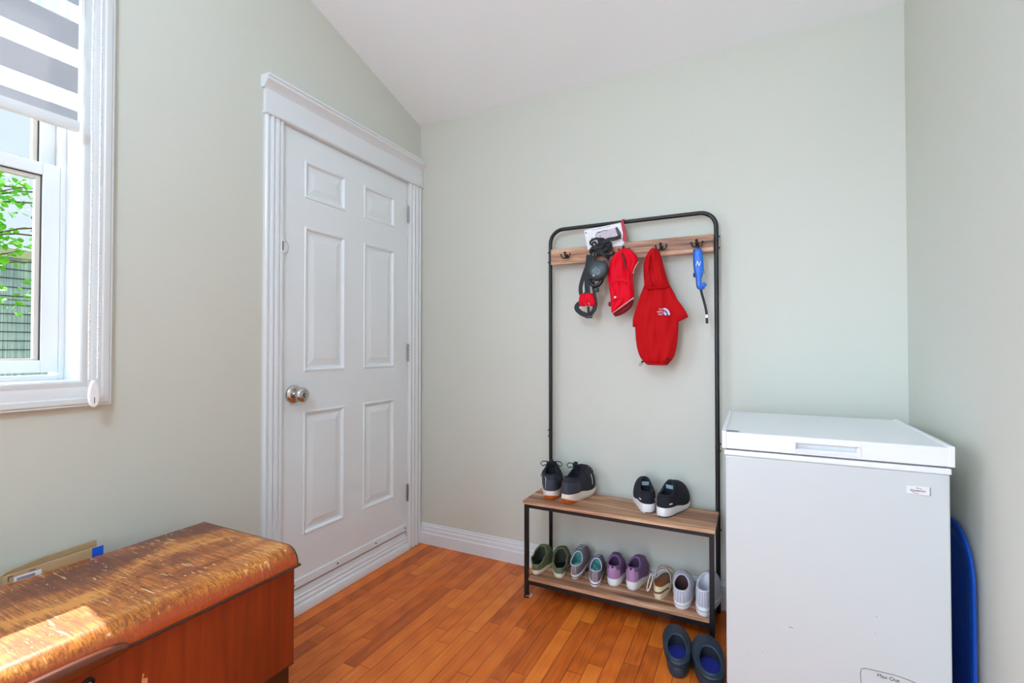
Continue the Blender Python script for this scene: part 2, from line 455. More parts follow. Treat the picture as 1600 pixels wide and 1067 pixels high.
# left wall with two window holes and the door hole left solid (door stands against a shallow recess)
W1 = (-2.80, -1.615, 1.045, 2.33)
W2 = (-4.70, -3.40, 0.95, 2.33)
mb = MB()
def lw(y0, y1, z0, z1): mb.box(-.15, 0, y0, y1, z0, z1)
def lwp(y0, y1, z0):
    ys = [y0] + ([YR] if y0 < YR < y1 else []) + [y1]
    mb.prism([(y0, z0), (y1, z0)] + [(y, hc(y) + .03) for y in reversed(ys)], 0, -.15, 0)
DY0, DY1, DZ1 = -.943, -.118, 2.140
lwp(DY1, 0, 0); lwp(DY0, DY1, DZ1); lwp(W1[1], DY0, 0)
lwp(W1[0], W1[1], W1[3]); lw(W1[0], W1[1], 0, W1[2])
lwp(W2[1], W1[0], 0); lwp(W2[0], W2[1], W2[3]); lw(W2[0], W2[1], 0, W2[2]); lwp(YF, W2[0], 0)
struct(mb.build('wall_left', M['wall']), 'sage green wall with the window and the white door')
# wall behind the camera with a wide opening added to let fill light in
mb = MB(); G = (.35, 1.95, .05, 2.15)
mb.box(-.15, G[0], YF - .15, YF, 0, 2.5); mb.box(G[1], XW + .15, YF - .15, YF, 0, 2.5)
mb.box(G[0], G[1], YF - .15, YF, G[3], 2.5); mb.box(G[0], G[1], YF - .15, YF, 0, G[2])
struct(mb.build('wall_front', M['wall']), 'sage green wall behind the camera')
mb = MB()
for a, b_ in ((.15, YR), (YR, YF - .15)):
    za, zb = hc(min(a, 0)) - (SL * .15 if a > 0 else 0), hc(max(b_, YF)) - (SL * .15 if b_ < YF else 0)
    mb.prism([(a, za), (b_, zb), (b_, zb + .12), (a, za + .12)], 0, -.15, XW + .15)
struct(mb.build('ceiling', M['ceiling']), 'white vaulted ceiling sloping down to the back wall')

# baseboards: moulded profile (distance from wall, height)
bprof = [(0, 0), (.0165, 0), (.0165, .062), (.0155, .064), (.011, .066), (.011, .084), (.0065, .092), (.0085, .0945), (.0085, .104), (.004, .106), (.004, .116), (.002, .118), (0, .118)]
struct(MB().prism([(-d, z) for d, z in bprof], 0, .017, XW).build('baseboard_back', M['trim'], auto=25), 'white moulded baseboard along the back wall')
mb = MB(); mb.loft([[(XW - d, y, z) for d, z in bprof] for y in (YF, -.640)])
struct(mb.build('baseboard_right', M['trim'], auto=25), 'white moulded baseboard along the right wall')
mb = MB(); mb.loft([[(d, y, z) for d, z in bprof] for y in (YF, -1.032)])
struct(mb.build('baseboard_left', M['trim'], auto=25), 'white moulded baseboard along the left wall')

# ---------------------------------------------------------------- door
door = sthing('door_1', 'white six-panel door with a chrome knob in the left wall', 'door', (0, -.53, 0))
# slab with moulded panels
SY0, SY1, SZ0, SZ1, SX = -.938, -.124, .104, 2.134, -.004
cols = [(-.825, -.585), (-.461, -.225)]
rws = [(.320, .866), (1.040, 1.685), (1.812, 1.980)]
mb = MB()
ys = sorted([SY0, SY1] + [v for c in cols for v in c]); zs = sorted([SZ0, SZ1] + [v for r_ in rws for v in r_])
for i in range(len(ys) - 1):
    for j in range(len(zs) - 1):
        a, b_, c_, d_ = ys[i], ys[i + 1], zs[j], zs[j + 1]
        if (a, b_) in cols and (c_, d_) in rws:
            rings = []
            for o_, x_ in ((0, 0), (.003, .0035), (.009, .0035), (.013, -.001), (.017, -.008), (.026, -.009), (.056, -.002)):
                rings.append([(SX + x_, a + o_, c_ + o_), (SX + x_, b_ - o_, c_ + o_), (SX + x_, b_ - o_, d_ - o_), (SX + x_, a + o_, d_ - o_)])
            mb.loft(rings, cap0=False)
        else:
            mb.add([(SX, a, c_), (SX, b_, c_), (SX, b_, d_), (SX, a, d_)], [(0, 1, 2, 3)])
# edges and back
e = [(SY0, SZ0), (SY1, SZ0), (SY1, SZ1), (SY0, SZ1)]
for k in range(4):
    p, q = e[k], e[(k + 1) % 4]
    mb.add([(SX, *p), (SX, *q), (SX - .044, *q), (SX - .044, *p)], [(0, 1, 2, 3)])
mb.add([(SX - .044, *p) for p in e], [(0, 1, 2, 3)])
mb.build('door_slab', M['doorp'], door)
# casing profile across its width (fluted)
W_ = .089
cp = [(0, 0), (0, .012), (.005, .017), (.012, .018), (.015, .010), (.022, .010), (.026, .018), (.034, .020), (.038, .017), (.042, .010), (.047, .010), (.051, .018), (.060, .019), (.064, .010), (.070, .010), (.073, .016), (.081, .016), (.086, .010), (W_, .008), (W_, 0)]
mb = MB(); mb.prism([(d, -1.030 + u) for u, d in cp], 2, 0, 2.098)
o = mb.build('door_casing', M['trim'], door, auto=35)
mb = MB(); mb.prism([(d, -.003 - .112 * u / W_) for u, d in cp], 2, .0, 2.098)
o = mb.build('door_casing', M['trim'], door, auto=35)
mb = MB().box(0, .018, -1.032, -.003, 2.108, 2.205)
mb.build('header_board', M['trim'], door, bevel=.001)
crown = [(0, 2.200), (.020, 2.200), (.022, 2.206), (.030, 2.212), (.038, 2.222), (.044, 2.226), (.044, 2.236), (.050, 2.240), (.050, 2.248), (0, 2.250)]
mb = MB().prism(crown, 1, -1.042, -.001); 
mb.v = [(x, y, z) for x, y, z in mb.v]
mb.build('crown_moulding', M['trim'], door, auto=35)
mb = MB().prism([(0, 2.096), (.024, 2.096), (.027, 2.102), (.024, 2.108), (0, 2.108)], 1, -1.036, -.001)
mb.build('header_bead', M['trim'], door, auto=35)
# jamb lining
mb = MB().box(-.10, -.001, SY0 - .005, SY0 - .0012, .1, SZ1 + .004).box(-.10, -.001, SY1 + .0015, SY1 + .006, .1, SZ1 + .004).box(-.10, -.001, SY0 - .005, SY1 + .006, SZ1 + .002, SZ1 + .006)
mb.box(-.08, -.055, SY0 - .001, SY0 + .012, .1, SZ1).box(-.08, -.055, SY1 - .012, SY1 + .001, .1, SZ1).box(-.149, -.10, SY0 - .005, SY1 + .006, 0, SZ1 + .006)
mb.build('door_jamb', M['trim'], door)
# threshold and sweep
mb = MB().prism([(-.099, .0), (.024, .0), (.024, .030), (.020, .036), (.012, .038), (.012, .050), (.006, .058), (.006, .068), (.0, .072), (-.006, .096), (-.099, .096)], 1, SY0 - .001, SY1 + .002)
mb.build('threshold', M['trim'], door, auto=35)
mb = MB().prism([(SX, .108), (SX + .006, .105), (SX + .009, .110), (SX + .006, .140), (SX, .143)], 1, SY0 + .002, SY1 - .002)
sw = mb.build('door_sweep', M['trim'], door, auto=35)
for y in (-.875, -.632, -.373, -.137):
    MB().lathe([(.0, .0), (.0036, .0), (.0036, .0025), (.001, .003)], (SX + .0075, y, .124), 'X', 10).build('screw', M['dark'], sw, auto=40)
# hinges
for z in (1.914, 1.118, .320):
    mb = MB().box(-.002, .003, -.120, -.112, z - .045, z + .045)
    for k in range(5): mb.lathe([(.0055, -.045 + k * .018 + .001), (.0055, -.045 + k * .018 + .017)], (.007, -.119, z), 'Z', 12)
    mb.ball((.007, -.119, z + .047), .0045, 8).ball((.007, -.119, z - .047), .0045, 8)
    mb.build('hinge', M['steel'], door, auto=40)
# knob
kc = (SX, -.878, .945)
kb = MB().lathe([(.040, 0), (.040, .004), (.037, .012), (.024, .017), (.015, .019), (.0145, .030), (.018, .034), (.026, .040), (.0320, .050), (.0320, .058), (.028, .066), (.019, .071), (.006, .0725)], kc, 'X', 36).build('door_knob', M['chrome'], door, auto=50)
kl = MB().lathe([(.0085, .072), (.0085, .0745), (.0065, .0745), (.0065, .073)], kc, 'X', 20).build('lock_ring', M['dark'], kb)
MB().lathe([(.0060, .0725), (.0058, .076), (.001, .0765)], kc, 'X', 16).build('lock_button', M['chrome'], kb, auto=40)
# old strike plate cut in the casing and small screw holes round it
sp_ = MB().box(.010, .0180, -.957, -.944, 1.545, 1.600).build('strike_plate', M['doorp'], door)
MB().box(.0170, .0184, -.953, -.948, 1.553, 1.592).build('strike_slot', M['gasket'], sp_)
mb = MB()
for k in range(7):
    a = R(-70 + k * 23.3)
    mb.lathe([(.0020, 0), (.0020, .0008)], (SX, -.925 + .018 * cos(a), 1.573 + .026 * sin(a)), 'X', 8)
mb.build('old_screw_holes', M['dark'], door)

# ---------------------------------------------------------------- window
def window(W, name, label):
    y0, y1, z0, z1 = W
    wt = sthing(name, label, 'window', (0, (y0 + y1) / 2, z0))
    ow, prof = .074, [(0, 0), (0, .010), (.004, .012), (.010, .012), (.018, .010), (.026, .012), (.034, .016), (.048, .018), (.052, .021), (.066, .021), (.070, .018), (.074, .018), (.074, 0)]
    rings = []
    for u, d in prof:
        rings.append([(d, y0 + .004 - u, z0 + .004 - u), (d, y1 - .004 + u, z0 + .004 - u), (d, y1 - .004 + u, z1 - .004 + u), (d, y0 + .004 - u, z1 - .004 + u)])
    MB().loft(rings, cap0=False, cap1=False).build('window_casing', M['wintrim'], wt, auto=25)
    # reveal lining
    def frame(a, b_, c_, d_, t_, x0, x1, nm, mat, bev=.0015):
        mb = MB().box(x0, x1, a, a + t_, c_, d_).box(x0, x1, b_ - t_, b_, c_, d_).box(x0, x1, a + t_, b_ - t_, c_, c_ + t_).box(x0, x1, a + t_, b_ - t_, d_ - t_, d_)
        return mb.build(nm, mat, wt, bevel=bev)
    frame(y0, y1, z0, z1, .006, -.149, .004, 'window_jamb', M['trim'])
    frame(y0 + .006, y1 - .006, z0 + .006, z1 - .006, .013, -.149, -.080, 'window_frame', M['vinyl'])
    a, b_ = y0 + .019, y1 - .019
    zm = 1.686
    # lower (inner) sash
    def sash(x0, x1, zl, zh, nm, st, rt, rb):
        mb = MB().box(x0, x1, a, a + st, zl, zh).box(x0, x1, b_ - st, b_, zl, zh).box(x0, x1, a + st, b_ - st, zl, zl + rb).box(x0, x1, a + st, b_ - st, zh - rt, zh)
        s_ = mb.build(nm, M['vinyl'], wt, bevel=.002)
        g0, g1, g2, g3 = a + st, b_ - st, zl + rb, zh - rt
        xb = x0 + .006
        mb = MB()
        t_ = .014
        mb.box(xb, x1 - .008, g0, g0 + t_, g2, g3).box(xb, x1 - .008, g1 - t_, g1, g2, g3).box(xb, x1 - .008, g0 + t_, g1 - t_, g2, g2 + t_ * .4).box(xb, x1 - .008, g0 + t_, g1 - t_, g3 - t_, g3)
        mb.build('glazing_bead', M['bead'], s_, bevel=.001)
        mb = MB()
        mb.box(x1 - .009, x1 - .006, g0, g0 + .003, g2, g3).box(x1 - .009, x1 - .006, g1 - .003, g1, g2, g3).box(x1 - .009, x1 - .006, g0, g1, g3 - .003, g3)
        mb.build('gasket', M['gasket'], s_)
        MB().box(xb + .002, xb + .006, g0 + .008, g1 - .008, g2 + .003, g3 - .008).build('glass_pane', M['glass'], s_)
        return s_
    zb = z0 + .028
    sash(-.112, -.082, zb, zm, 'lower_sash', .040, .036, .036)
    sash(-.146, -.116, zm - .03, z1 - .019, 'upper_sash', .036, .03, .036)
    # lock on the meeting rail
    MB().box(-.104, -.086, (y0 + y1) / 2 - .03, (y0 + y1) / 2 + .03, zm, zm + .012).build('sash_lock', M['vinyl'], wt, bevel=.003)
    return wt
window(W1, 'window_1', 'white double-hung window in the left wall above the wooden chest')
window(W2, 'fill_window', 'unseen double-hung window added in the left wall for side light')  # extra unseen window, put in for stronger light from the left
# glazed patio door added behind the camera for frontal fill light
gd = sthing('fill_door', 'unseen glazed patio door added behind the camera for fill light', 'door', ((G[0] + G[1]) / 2, YF, 0))
mb = MB()
for a, b_ in ((G[0], (G[0] + G[1]) / 2 + .03), ((G[0] + G[1]) / 2 - .03, G[1])):
    y = YF - .09 if a == G[0] else YF - .05
    mb.box(a, a + .07, y - .04, y, G[2], G[3]).box(b_ - .07, b_, y - .04, y, G[2], G[3]).box(a + .07, b_ - .07, y - .04, y, G[2], G[2] + .1).box(a + .07, b_ - .07, y - .04, y, G[3] - .07, G[3])
mb.build('door_frame', M['vinyl'], gd)
mb = MB().box(G[0] + .06, G[0] + .80, YF - .113, YF - .109, G[2] + .09, G[3] - .06).box(G[0] + .80, G[1] - .06, YF - .073, YF - .069, G[2] + .09, G[3] - .06)
mb.build('glass_pane', M['glass'], gd)

# zebra roller blind hung over the casing
bl = thing('roller_blind', 'white zebra roller blind pulled part way down over the window', 'blind', (.045, -2.2, 2.40))
by0, by1 = -2.84, -1.645
MB().box(.019, .095, by0, by1 + .02, 2.40, 2.50).build('cassette', M['vinyl'], bl, bevel=.006)
z = 1.790; k = 0
seq = [(1.790, 1.820, 1), (1.820, 1.871, 0), (1.871, 1.945, 1), (1.945, 1.998, 0)]
z = 1.998
while z < 2.40:
    seq.append((z, min(z + .074, 2.41), 1)); z += .074
    if z < 2.40: seq.append((z, min(z + .052, 2.41), 0)); z += .052
mo, ms_ = MB(), MB()
for a, b_, op in seq:
    if op: mo.box(.0445, .0460, by0, by1, a, b_)
    else: ms_.box(.0450, .0456, by0, by1, a, b_)
mo.build('opaque_bands', M['band'], bl)
ms_.build('sheer_bands', M['sheer'], bl)
MB().prism([(.036, 1.762), (.054, 1.762), (.057, 1.770), (.055, 1.790), (.037, 1.790), (.033, 1.776)], 1, by0, by1 + .002).build('bottom_rail', M['vinyl'], bl, auto=40)
ch = MB()
rr = .0027
for yy in (-1.6175, -1.5975):
    z = 1.055
    while z < 2.42:
        zz = z
        ch.ball((.062, yy + (.0012 * sin(z * 9) if yy < -1.6 else 0), zz), rr, 6); z += .0062
    ch.tube([(.062, yy, 1.05), (.062, yy, 2.42)], .0011, 5)
ch.build('bead_chain', M['chain'], bl, smooth=True)
# chain tensioner (flat teardrop)
tb = []
for t_ in (0, 1):
    ring = []
    for k in range(24):
        a = 2 * PI * k / 24
        yy = sin(a) * (.0105 + .0045 * (0.5 - 0.5 * cos(a)) )
        zz = 1.012 + cos(a) * .039
        ring.append((.054 + t_ * .014, -1.6065 + yy, zz))
    tb.append(ring)
tn = MB().loft(tb).build('chain_tensioner', M['chain'], bl, bevel=.003)
MB().box(.0675, .0684, -1.608, -1.6055, .985, 1.002).build('tensioner_slot', M['greym'], tn)

# ---------------------------------------------------------------- outside
tag(MB().box(-14, -.16, -14, 12, -.45, -.35).build('lawn', M['grass']), 'green lawn outside the window', 'lawn')['kind'] = 'structure'
fe = thing('reed_fence', 'grey-green reed screen fence with a tan top rail outside the window', 'fence', (-4.0, -.5, -.35))
MB().box(-4.02, -4.0, -4.5, 3.2, -.35, 1.93).build('reed_screen', M['reed'], fe)
mb = MB()
z = -.2
while z < 1.93:
    mb.box(-3.999, -3.994, -4.5, 3.2, z, z + .008); z += .078
mb.build('tie_wires', M['tie'], fe)
MB().box(-4.05, -3.96, -4.5, 3.2, 1.93, 2.01).build('top_rail', M['rail'], fe, bevel=.004)
for y in (-4.4, -2.5, .9, 3.1): MB().box(-4.12, -4.03, y - .045, y + .045, -.35, 1.95).build('fence_post', M['rail'], fe)
nb = thing('neighbour_house', 'white house with a grey shingle roof beyond the reed fence', 'house', (-9, 1, -.35))
MB().box(-11, -8, -3.5, 4.5, -.35, 2.35).build('house_wall', M['stucco'], nb)
MB().prism([(-7.7, 2.3), (-7.7, 2.38), (-9.5, 2.85), (-11.3, 2.38), (-11.3, 2.3)], 1, -3.8, 4.8).build('house_roof', M['roof'], nb)
tr_ = thing('leafy_tree', 'small tree with bright green leaves between window and reed fence', 'tree', (-3.2, -1.3, -.35))
mb = MB(); rnd = random.Random(3)
mb.tube([(-3.2, -1.3, -.35), (-3.22, -1.28, .8), (-3.15, -1.2, 1.6), (-3.2, -1.1, 2.4)], [.05, .04, .03, .015], 8)
br = []
for k in range(16):
    b0 = Vector((-3.18, -1.2, 1.4 + .06 * k))
    d = Vector((rnd.uniform(-.5, .6), rnd.uniform(-.2, 1.0), rnd.uniform(-.15, .5))).normalized() * rnd.uniform(.5, .95)
    pts = [b0, b0 + d * .5 + Vector((0, 0, .05)), b0 + d]
    br.append(pts); mb.tube(pts, [.01, .007, .003], 5)
# two branches that reach in front of the panes
for end in ((-3.0, -.90, 1.96), (-2.9, -1.00, 2.26), (-3.0, -.92, 1.84), (-3.1, -.86, 2.02), (-3.2, -.84, 1.90), (-2.95, -.95, 1.78)):
    pts = [Vector((-3.18, -1.22, 1.7)), Vector((-3.1, -1.15, 1.9)), Vector(end)]
    br.append(pts); mb.tube(pts, [.01, .006, .003], 5)
mb.build('trunk', M['bark'], tr_, smooth=True)
lf = MB()
for pts in br:
    for q in range(60):
        s_ = rnd.random()
        p = pts[0].lerp(pts[1], s_ * 2) if s_ < .5 else pts[1].lerp(pts[2], s_ * 2 - 1)
        p = p + Vector((rnd.gauss(0, .06), rnd.gauss(0, .06), rnd.gauss(0, .06)))
        L_ = rnd.uniform(.04, .075)
        rot = Euler((rnd.uniform(-1, 1), rnd.uniform(-1, 1), rnd.uniform(0, 6.3))).to_matrix()
        sh = [(0, 0, 0), (.35, .3, .08), (.7, .28, .06), (1, 0, -.05), (.7, -.28, .06), (.35, -.3, .08)]
        lf.add([p + rot @ (Vector(v_) * L_) for v_ in sh], [(0, 1, 2, 3), (0, 3, 4, 5)])
lv = lf.build('leaves', M['leaf'], tr_)
lv['kind'] = 'stuff'

# ---------------------------------------------------------------- globe lamp added unseen behind the camera to brighten the room
def emis(name, col, st):
    m, t, b = newmat(name)
    b.inputs['Emission Color'].default_value = col; b.inputs['Emission Strength'].default_value = st
    b.inputs['Base Color'].default_value = (.9, .9, .9, 1); return m
ly, lx, lz = -2.75, 1.22, 2.30
lm = thing('fill_lamp', 'added globe fill lamp hanging unseen behind the camera', 'lamp', (lx, ly, lz))
MB().lathe([(.06, 0), (.06, -.015), (.02, -.03)], (lx, ly, hc(ly) - .03), 'Z', 24).build('fill_lamp_rose', M['chrome'], lm, auto=40)
MB().tube([(lx, ly, hc(ly) - .05), (lx, ly, lz + .15)], .004, 8).build('fill_lamp_cord', M['black'], lm)
MB().ball((lx, ly, lz), .16, 24).build('fill_lamp_globe', emis('fill_lamp_glow', (.75, .98, 1.27, 1), 24.5), lm, smooth=True)

# ---------------------------------------------------------------- wooden chest
CX0, CX1, CY0, CY1, CH = .100, .556, -2.475, -1.315, .556
chs = thing('cedar_chest', 'worn brown wooden chest with a rounded lid under the window', 'chest', ((CX0 + CX1) / 2, (CY0 + CY1) / 2, 0))
seam = .505
MB().box(CX0 + .006, CX1 - .004, CY0 + .004, CY1 - .004, .218, seam - .004).build('chest_body', M['chest'], chs, bevel=.002)
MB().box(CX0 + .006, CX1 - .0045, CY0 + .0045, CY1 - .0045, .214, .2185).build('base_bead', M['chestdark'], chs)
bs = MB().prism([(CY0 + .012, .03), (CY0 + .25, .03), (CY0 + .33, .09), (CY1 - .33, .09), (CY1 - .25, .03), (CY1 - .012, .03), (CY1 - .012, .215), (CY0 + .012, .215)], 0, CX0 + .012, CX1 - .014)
bs.build('chest_base', M['chestdark'], chs, bevel=.003)  # base in a darker brown than the body
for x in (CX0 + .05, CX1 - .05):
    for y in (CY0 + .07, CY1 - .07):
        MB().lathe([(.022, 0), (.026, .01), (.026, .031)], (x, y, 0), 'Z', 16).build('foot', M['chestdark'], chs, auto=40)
# lid: rounded waterfall front edge
def lidprof(ins):
    r_ = .046 - ins
    pts = [(CX0 + ins, seam), (CX0 + ins, CH - .004 - ins), (CX0 + .004 + ins, CH - ins)]
    for k in range(11):
        a = PI / 2 - PI / 2 * k / 10
        pts.append((CX1 + .006 - .046 + r_ * cos(a), CH - .046 + r_ * sin(a)))
    pts.append((CX1 + .006 - ins, seam))
    return pts
lid = MB().loft([[(x, y, z) for x, z in lidprof(0)] for y in (CY0, CY1 - .003)]).build('chest_lid', M['lid'], chs, auto=30)
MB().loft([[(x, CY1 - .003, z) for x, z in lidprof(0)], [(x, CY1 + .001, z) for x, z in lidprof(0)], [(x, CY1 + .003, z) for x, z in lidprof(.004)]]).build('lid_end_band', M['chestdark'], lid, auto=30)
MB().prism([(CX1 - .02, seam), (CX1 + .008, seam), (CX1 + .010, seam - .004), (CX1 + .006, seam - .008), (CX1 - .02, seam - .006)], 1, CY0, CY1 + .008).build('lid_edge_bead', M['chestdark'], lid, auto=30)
# oval raised moulding in the middle of the lid front
ring0 = []
mb = MB()
ymc, zmc, hl, hh_ = -1.895, .509, .148, .017
rings = []
for sc_, dx in ((1.0, .002), (1.0, .010), (.97, .015), (.88, .019), (.55, .021)):
    ring = []
    for k in range(40):
        a = 2 * PI * k / 40
        cy_, sz_ = cos(a), sin(a)
        yy = (abs(cy_) ** .55) * (1 if cy_ > 0 else -1) * (hl - hh_ * (1 - sc_)) 
        zz = (abs(sz_) ** .9) * (1 if sz_ > 0 else -1) * hh_ * sc_
        ring.append((CX1 + dx, ymc + yy, zmc + zz))
    rings.append(ring)
mb.loft(rings).build('lid_handle', M['mould'], lid, auto=50)
kh = MB().lathe([(.011, 0), (.011, .004), (.008, .006), (.0078, .003)], (CX1 - .004, -1.812, .462), 'X', 20).build('lock', M['dark'], chs, auto=40)
MB().lathe([(.0045, .003), (.0045, .006)], (CX1 - .004, -1.812, .462), 'X', 12).build('lock_button', M['chrome'], kh)

# flattened cardboard box between chest and wall
cb_ = thing('cardboard_box', 'flattened brown cardboard box standing between chest and left wall', 'box', (.05, -1.75, 0))
def wall_path(pts, z0, z1, th):
    mb = MB(); L_, R_ = [], []
    n = len(pts)
    for i in range(n):
        p = Vector(pts[i]); t_ = (Vector(pts[min(i + 1, n - 1)]) - Vector(pts[max(i - 1, 0)])).normalized()
        q = Vector((-t_.y, t_.x)) * th / 2
        L_.append(p + q); R_.append(p - q)
    rings = []
    for i in range(n):
        zt = z1[i] if isinstance(z1, list) else z1
        rings.append([(L_[i].x, L_[i].y, z0), (R_[i].x, R_[i].y, z0), (R_[i].x, R_[i].y, zt), (L_[i].x, L_[i].y, zt)])
    return mb.loft(rings)
path = [(.020, -1.578), (.022, -1.70), (.030, -1.775), (.045, -1.790), (.075, -1.792), (.083, -1.785), (.0845, -1.70), (.0855, -1.592)]
wall_path(path, .0, [.576, .572, .564, .560, .568, .571, .574, .577], .004).build('box_wall', M['card'], cb_, bevel=.0008)
wall_path([(.020, -1.93), (.050, -1.90), (.082, -1.80)], .0, [.545, .548, .552], .004).build('box_flap', M['card'], cb_)
tp = MB().box(.0865, .0885, -1.616, -1.5905, .50, .576).box(.083, .0882, -1.5912, -1.5895, .50, .576)
tp.build('blue_tape', M['tape'], cb_, bevel=.0004)['label'] = 'bright blue tape on the box end'
lb = MB().box(.0866, .0876, -1.777, -1.724, .515, .5625).build('shipping_label', M['paperw'], cb_)
mb = MB()
for k in range(6): mb.box(.0876, .0879, -1.772, -1.737, .556 - k * .0038, .558 - k * .0038)
mb.box(.0876, .0879, -1.733, -1.727, .545, .549)
mb.build('label_bars', M['navy'], lb)
for q in (((-1.788, -1.778), (.5655, .5675)), ((-1.788, -1.7865), (.555, .5655)), ((-1.748, -1.735), (.5655, .5675))):
    MB().box(.0864, .0869, *q[0], *q[1]).build('printed_line', M['ink'], cb_)

# ---------------------------------------------------------------- chest freezer
FX0, FX1, FY0, FY1 = 1.692, 2.224, -.688, -.165
fz = thing('chest_freezer', 'white chest freezer standing in the right-hand corner', 'freezer', ((FX0 + FX1) / 2, (FY0 + FY1) / 2, 0))
MB().box(FX0, FX1, FY0, FY1, .03, .815).build('freezer_body', M['freezer'], fz, bevel=.004)
MB().box(FX0 - .003, FX1 + .003, FY0 - .003, FY1 + .003, .8155, .832).build('body_collar', M['freezer_lid'], fz, bevel=.003)
MB().box(FX0 + .004, FX1 - .004, FY0 + .006, FY1 - .006, .8325, .8395).build('lid_gasket', M['greym'], fz)
lidf = MB()
HX0, HX1, HZ0, HZ1 = 1.879, 2.029, .8495, .8700
Lx0, Lx1, Ly0, Ly1, Lz0, Lz1 = FX0 - .006, FX1 + .005, FY0 - .006, FY1 + .006, .8375, .887
# front face with the grip recess, then the remaining faces
xs_, zs_ = [Lx0, HX0, HX1, Lx1], [Lz0, HZ0, HZ1, Lz1]
for i in range(3):
    for j in range(3):
        a, b_, c_, d_ = xs_[i], xs_[i + 1], zs_[j], zs_[j + 1]
        if i == 1 and j == 1:
            lidf.loft([[(a + o_, Ly0 + d, c_ + o_), (b_ - o_, Ly0 + d, c_ + o_), (b_ - o_, Ly0 + d, d_ - o_), (a + o_, Ly0 + d, d_ - o_)] for o_, d in ((0, 0), (.003, .004), (.005, .022))], cap0=False)
        else: lidf.add([(a, Ly0, c_), (b_, Ly0, c_), (b_, Ly0, d_), (a, Ly0, d_)], [(0, 1, 2, 3)])
lidf.loft([[(x, Ly0, Lz1) for x in xs_], [(x, Ly1, Lz1) for x in xs_]], closed=False)
lidf.loft([[(x, Ly0, Lz0) for x in xs_], [(x, Ly1, Lz0) for x in xs_]], closed=False)
lidf.loft([[(Lx0, Ly0, z) for z in zs_], [(Lx0, Ly1, z) for z in zs_]], closed=False)
lidf.loft([[(Lx1, Ly0, z) for z in zs_], [(Lx1, Ly1, z) for z in zs_]], closed=False)
lidf.add([(Lx0, Ly1, Lz0), (Lx1, Ly1, Lz0), (Lx1, Ly1, Lz1), (Lx0, Ly1, Lz1)], [(0, 1, 2, 3)])
lo = lidf.build('freezer_lid', M['freezer_lid'], fz, bevel=.0)
for xa, xb in ((Lx0 - .0035, Lx0 + .009), (Lx1 - .009, Lx1 + .0035)):
    MB().box(xa, xb, Ly0 - .002, Ly1 + .001, Lz0 - .001, Lz1 + .0035).build('lid_end_cap', M['freezer_lid'], lo, bevel=.002)
# raised frame round the grip
mb = MB()
rings = []
for o_, d in ((.006, 0), (.005, .003), (.001, .003), (0, 0)):
    rings.append([(HX0 - o_, Ly0 - d, HZ0 - o_), (HX1 + o_, Ly0 - d, HZ0 - o_), (HX1 + o_, Ly0 - d, HZ1 + o_), (HX0 - o_, Ly0 - d, HZ1 + o_)])
mb.loft(rings, cap0=False, cap1=False).build('grip_frame', M['freezer_lid'], lo, auto=30)
for xa in (FX0 + .1, FX1 - .12):
    MB().box(xa, xa + .04, FY1 + .001, FY1 + .02, .78, .886).build('lid_hinge', M['greym'], fz, bevel=.002)
for x in (FX0 + .05, FX1 - .05):
    for y in (FY0 + .05, FY1 - .05):
        MB().lathe([(.02, 0), (.02, .032)], (x, y, 0), 'Z', 14).build('foot', M['dark'], fz)
# small dark scuffs
def quad(mb, x, z, w_, h_, y=None, a=0):
    y = FY0 - .0006 if y is None else y
    ca, sa = cos(a), sin(a)
    mb.add([(x + ca * dx - sa * dz, y, z + sa * dx + ca * dz) for dx, dz in ((-w_ / 2, -h_ / 2), (w_ / 2, -h_ / 2), (w_ / 2, h_ / 2), (-w_ / 2, h_ / 2))], [(0, 1, 2, 3)])
for x, z, w_, h_, a in ((1.862, .332, .008, .0014, -.1), (1.868, .3305, .004, .001, -.3), (2.066, .412, .003, .0012, 0), (2.062, .366, .003, .0008, 0), (1.790, .240, .0015, .0015, 0), (1.748, .218, .0015, .0015, 0)):
    mb = MB(); quad(mb, x, z, w_, h_, a=a)
    mb.build('scuff_mark', M['dark'], fz)
mb = MB()
for k in range(5): mb.add([(1.693 + .003, -.684 + k * .006, .8874), (1.735 - k * .002, -.684 + k * .006, .8874), (1.735 - k * .002, -.681 + k * .006, .8874), (1.696, -.681 + k * .006, .8874)], [(0, 1, 2, 3)])
mb.build('lid_stain', M['greym'], lo)['label'] = 'grey smudged sticker remains'
# badge
bd = MB().box(2.1325, 2.1825, FY0 - .0025, FY0 + .0005, .7565, .7785).build('name_badge', M['badge'], fz, bevel=.001)
MB().box(2.1815, 2.1830, FY0 - .0029, FY0 - .0003, .7567, .7783).build('badge_edge', M['badge_edge'], bd)
def text(body, size, name, mat, parent, loc, rot, shear=0, extr=.0003, align='CENTER', xs=1.0):
    cu = bpy.data.curves.new(name, 'FONT'); cu.body = body; cu.size = size; cu.extrude = extr; cu.shear = shear
    cu.align_x = align; cu.align_y = 'CENTER'
    to = bpy.data.objects.new(name + '_c', cu); C.objects.link(to)
    dg = bpy.context.evaluated_depsgraph_get()
    me = bpy.data.meshes.new_from_object(to.evaluated_get(dg))
    bpy.data.objects.remove(to)
    off = Vector(parent['_o']) if parent is not None and '_o' in parent else Vector((0, 0, 0))
    me.transform(Matrix.Translation(Vector(loc) - off) @ Euler(rot).to_matrix().to_4x4() @ Matrix.Diagonal((xs, 1, 1, 1)))
    me.materials.clear(); me.materials.append(mat)
    o = bpy.data.objects.new(name, me); C.objects.link(o); o.parent = parent
    return o
bd['_o'] = fz['_o']
text('Koolatron', .0088, 'badge_lettering', M['maroon'], bd, (2.1565, FY0 - .0028, .7672), (PI / 2, 0, 0), .35, .0003, xs=.86)
mb = MB()
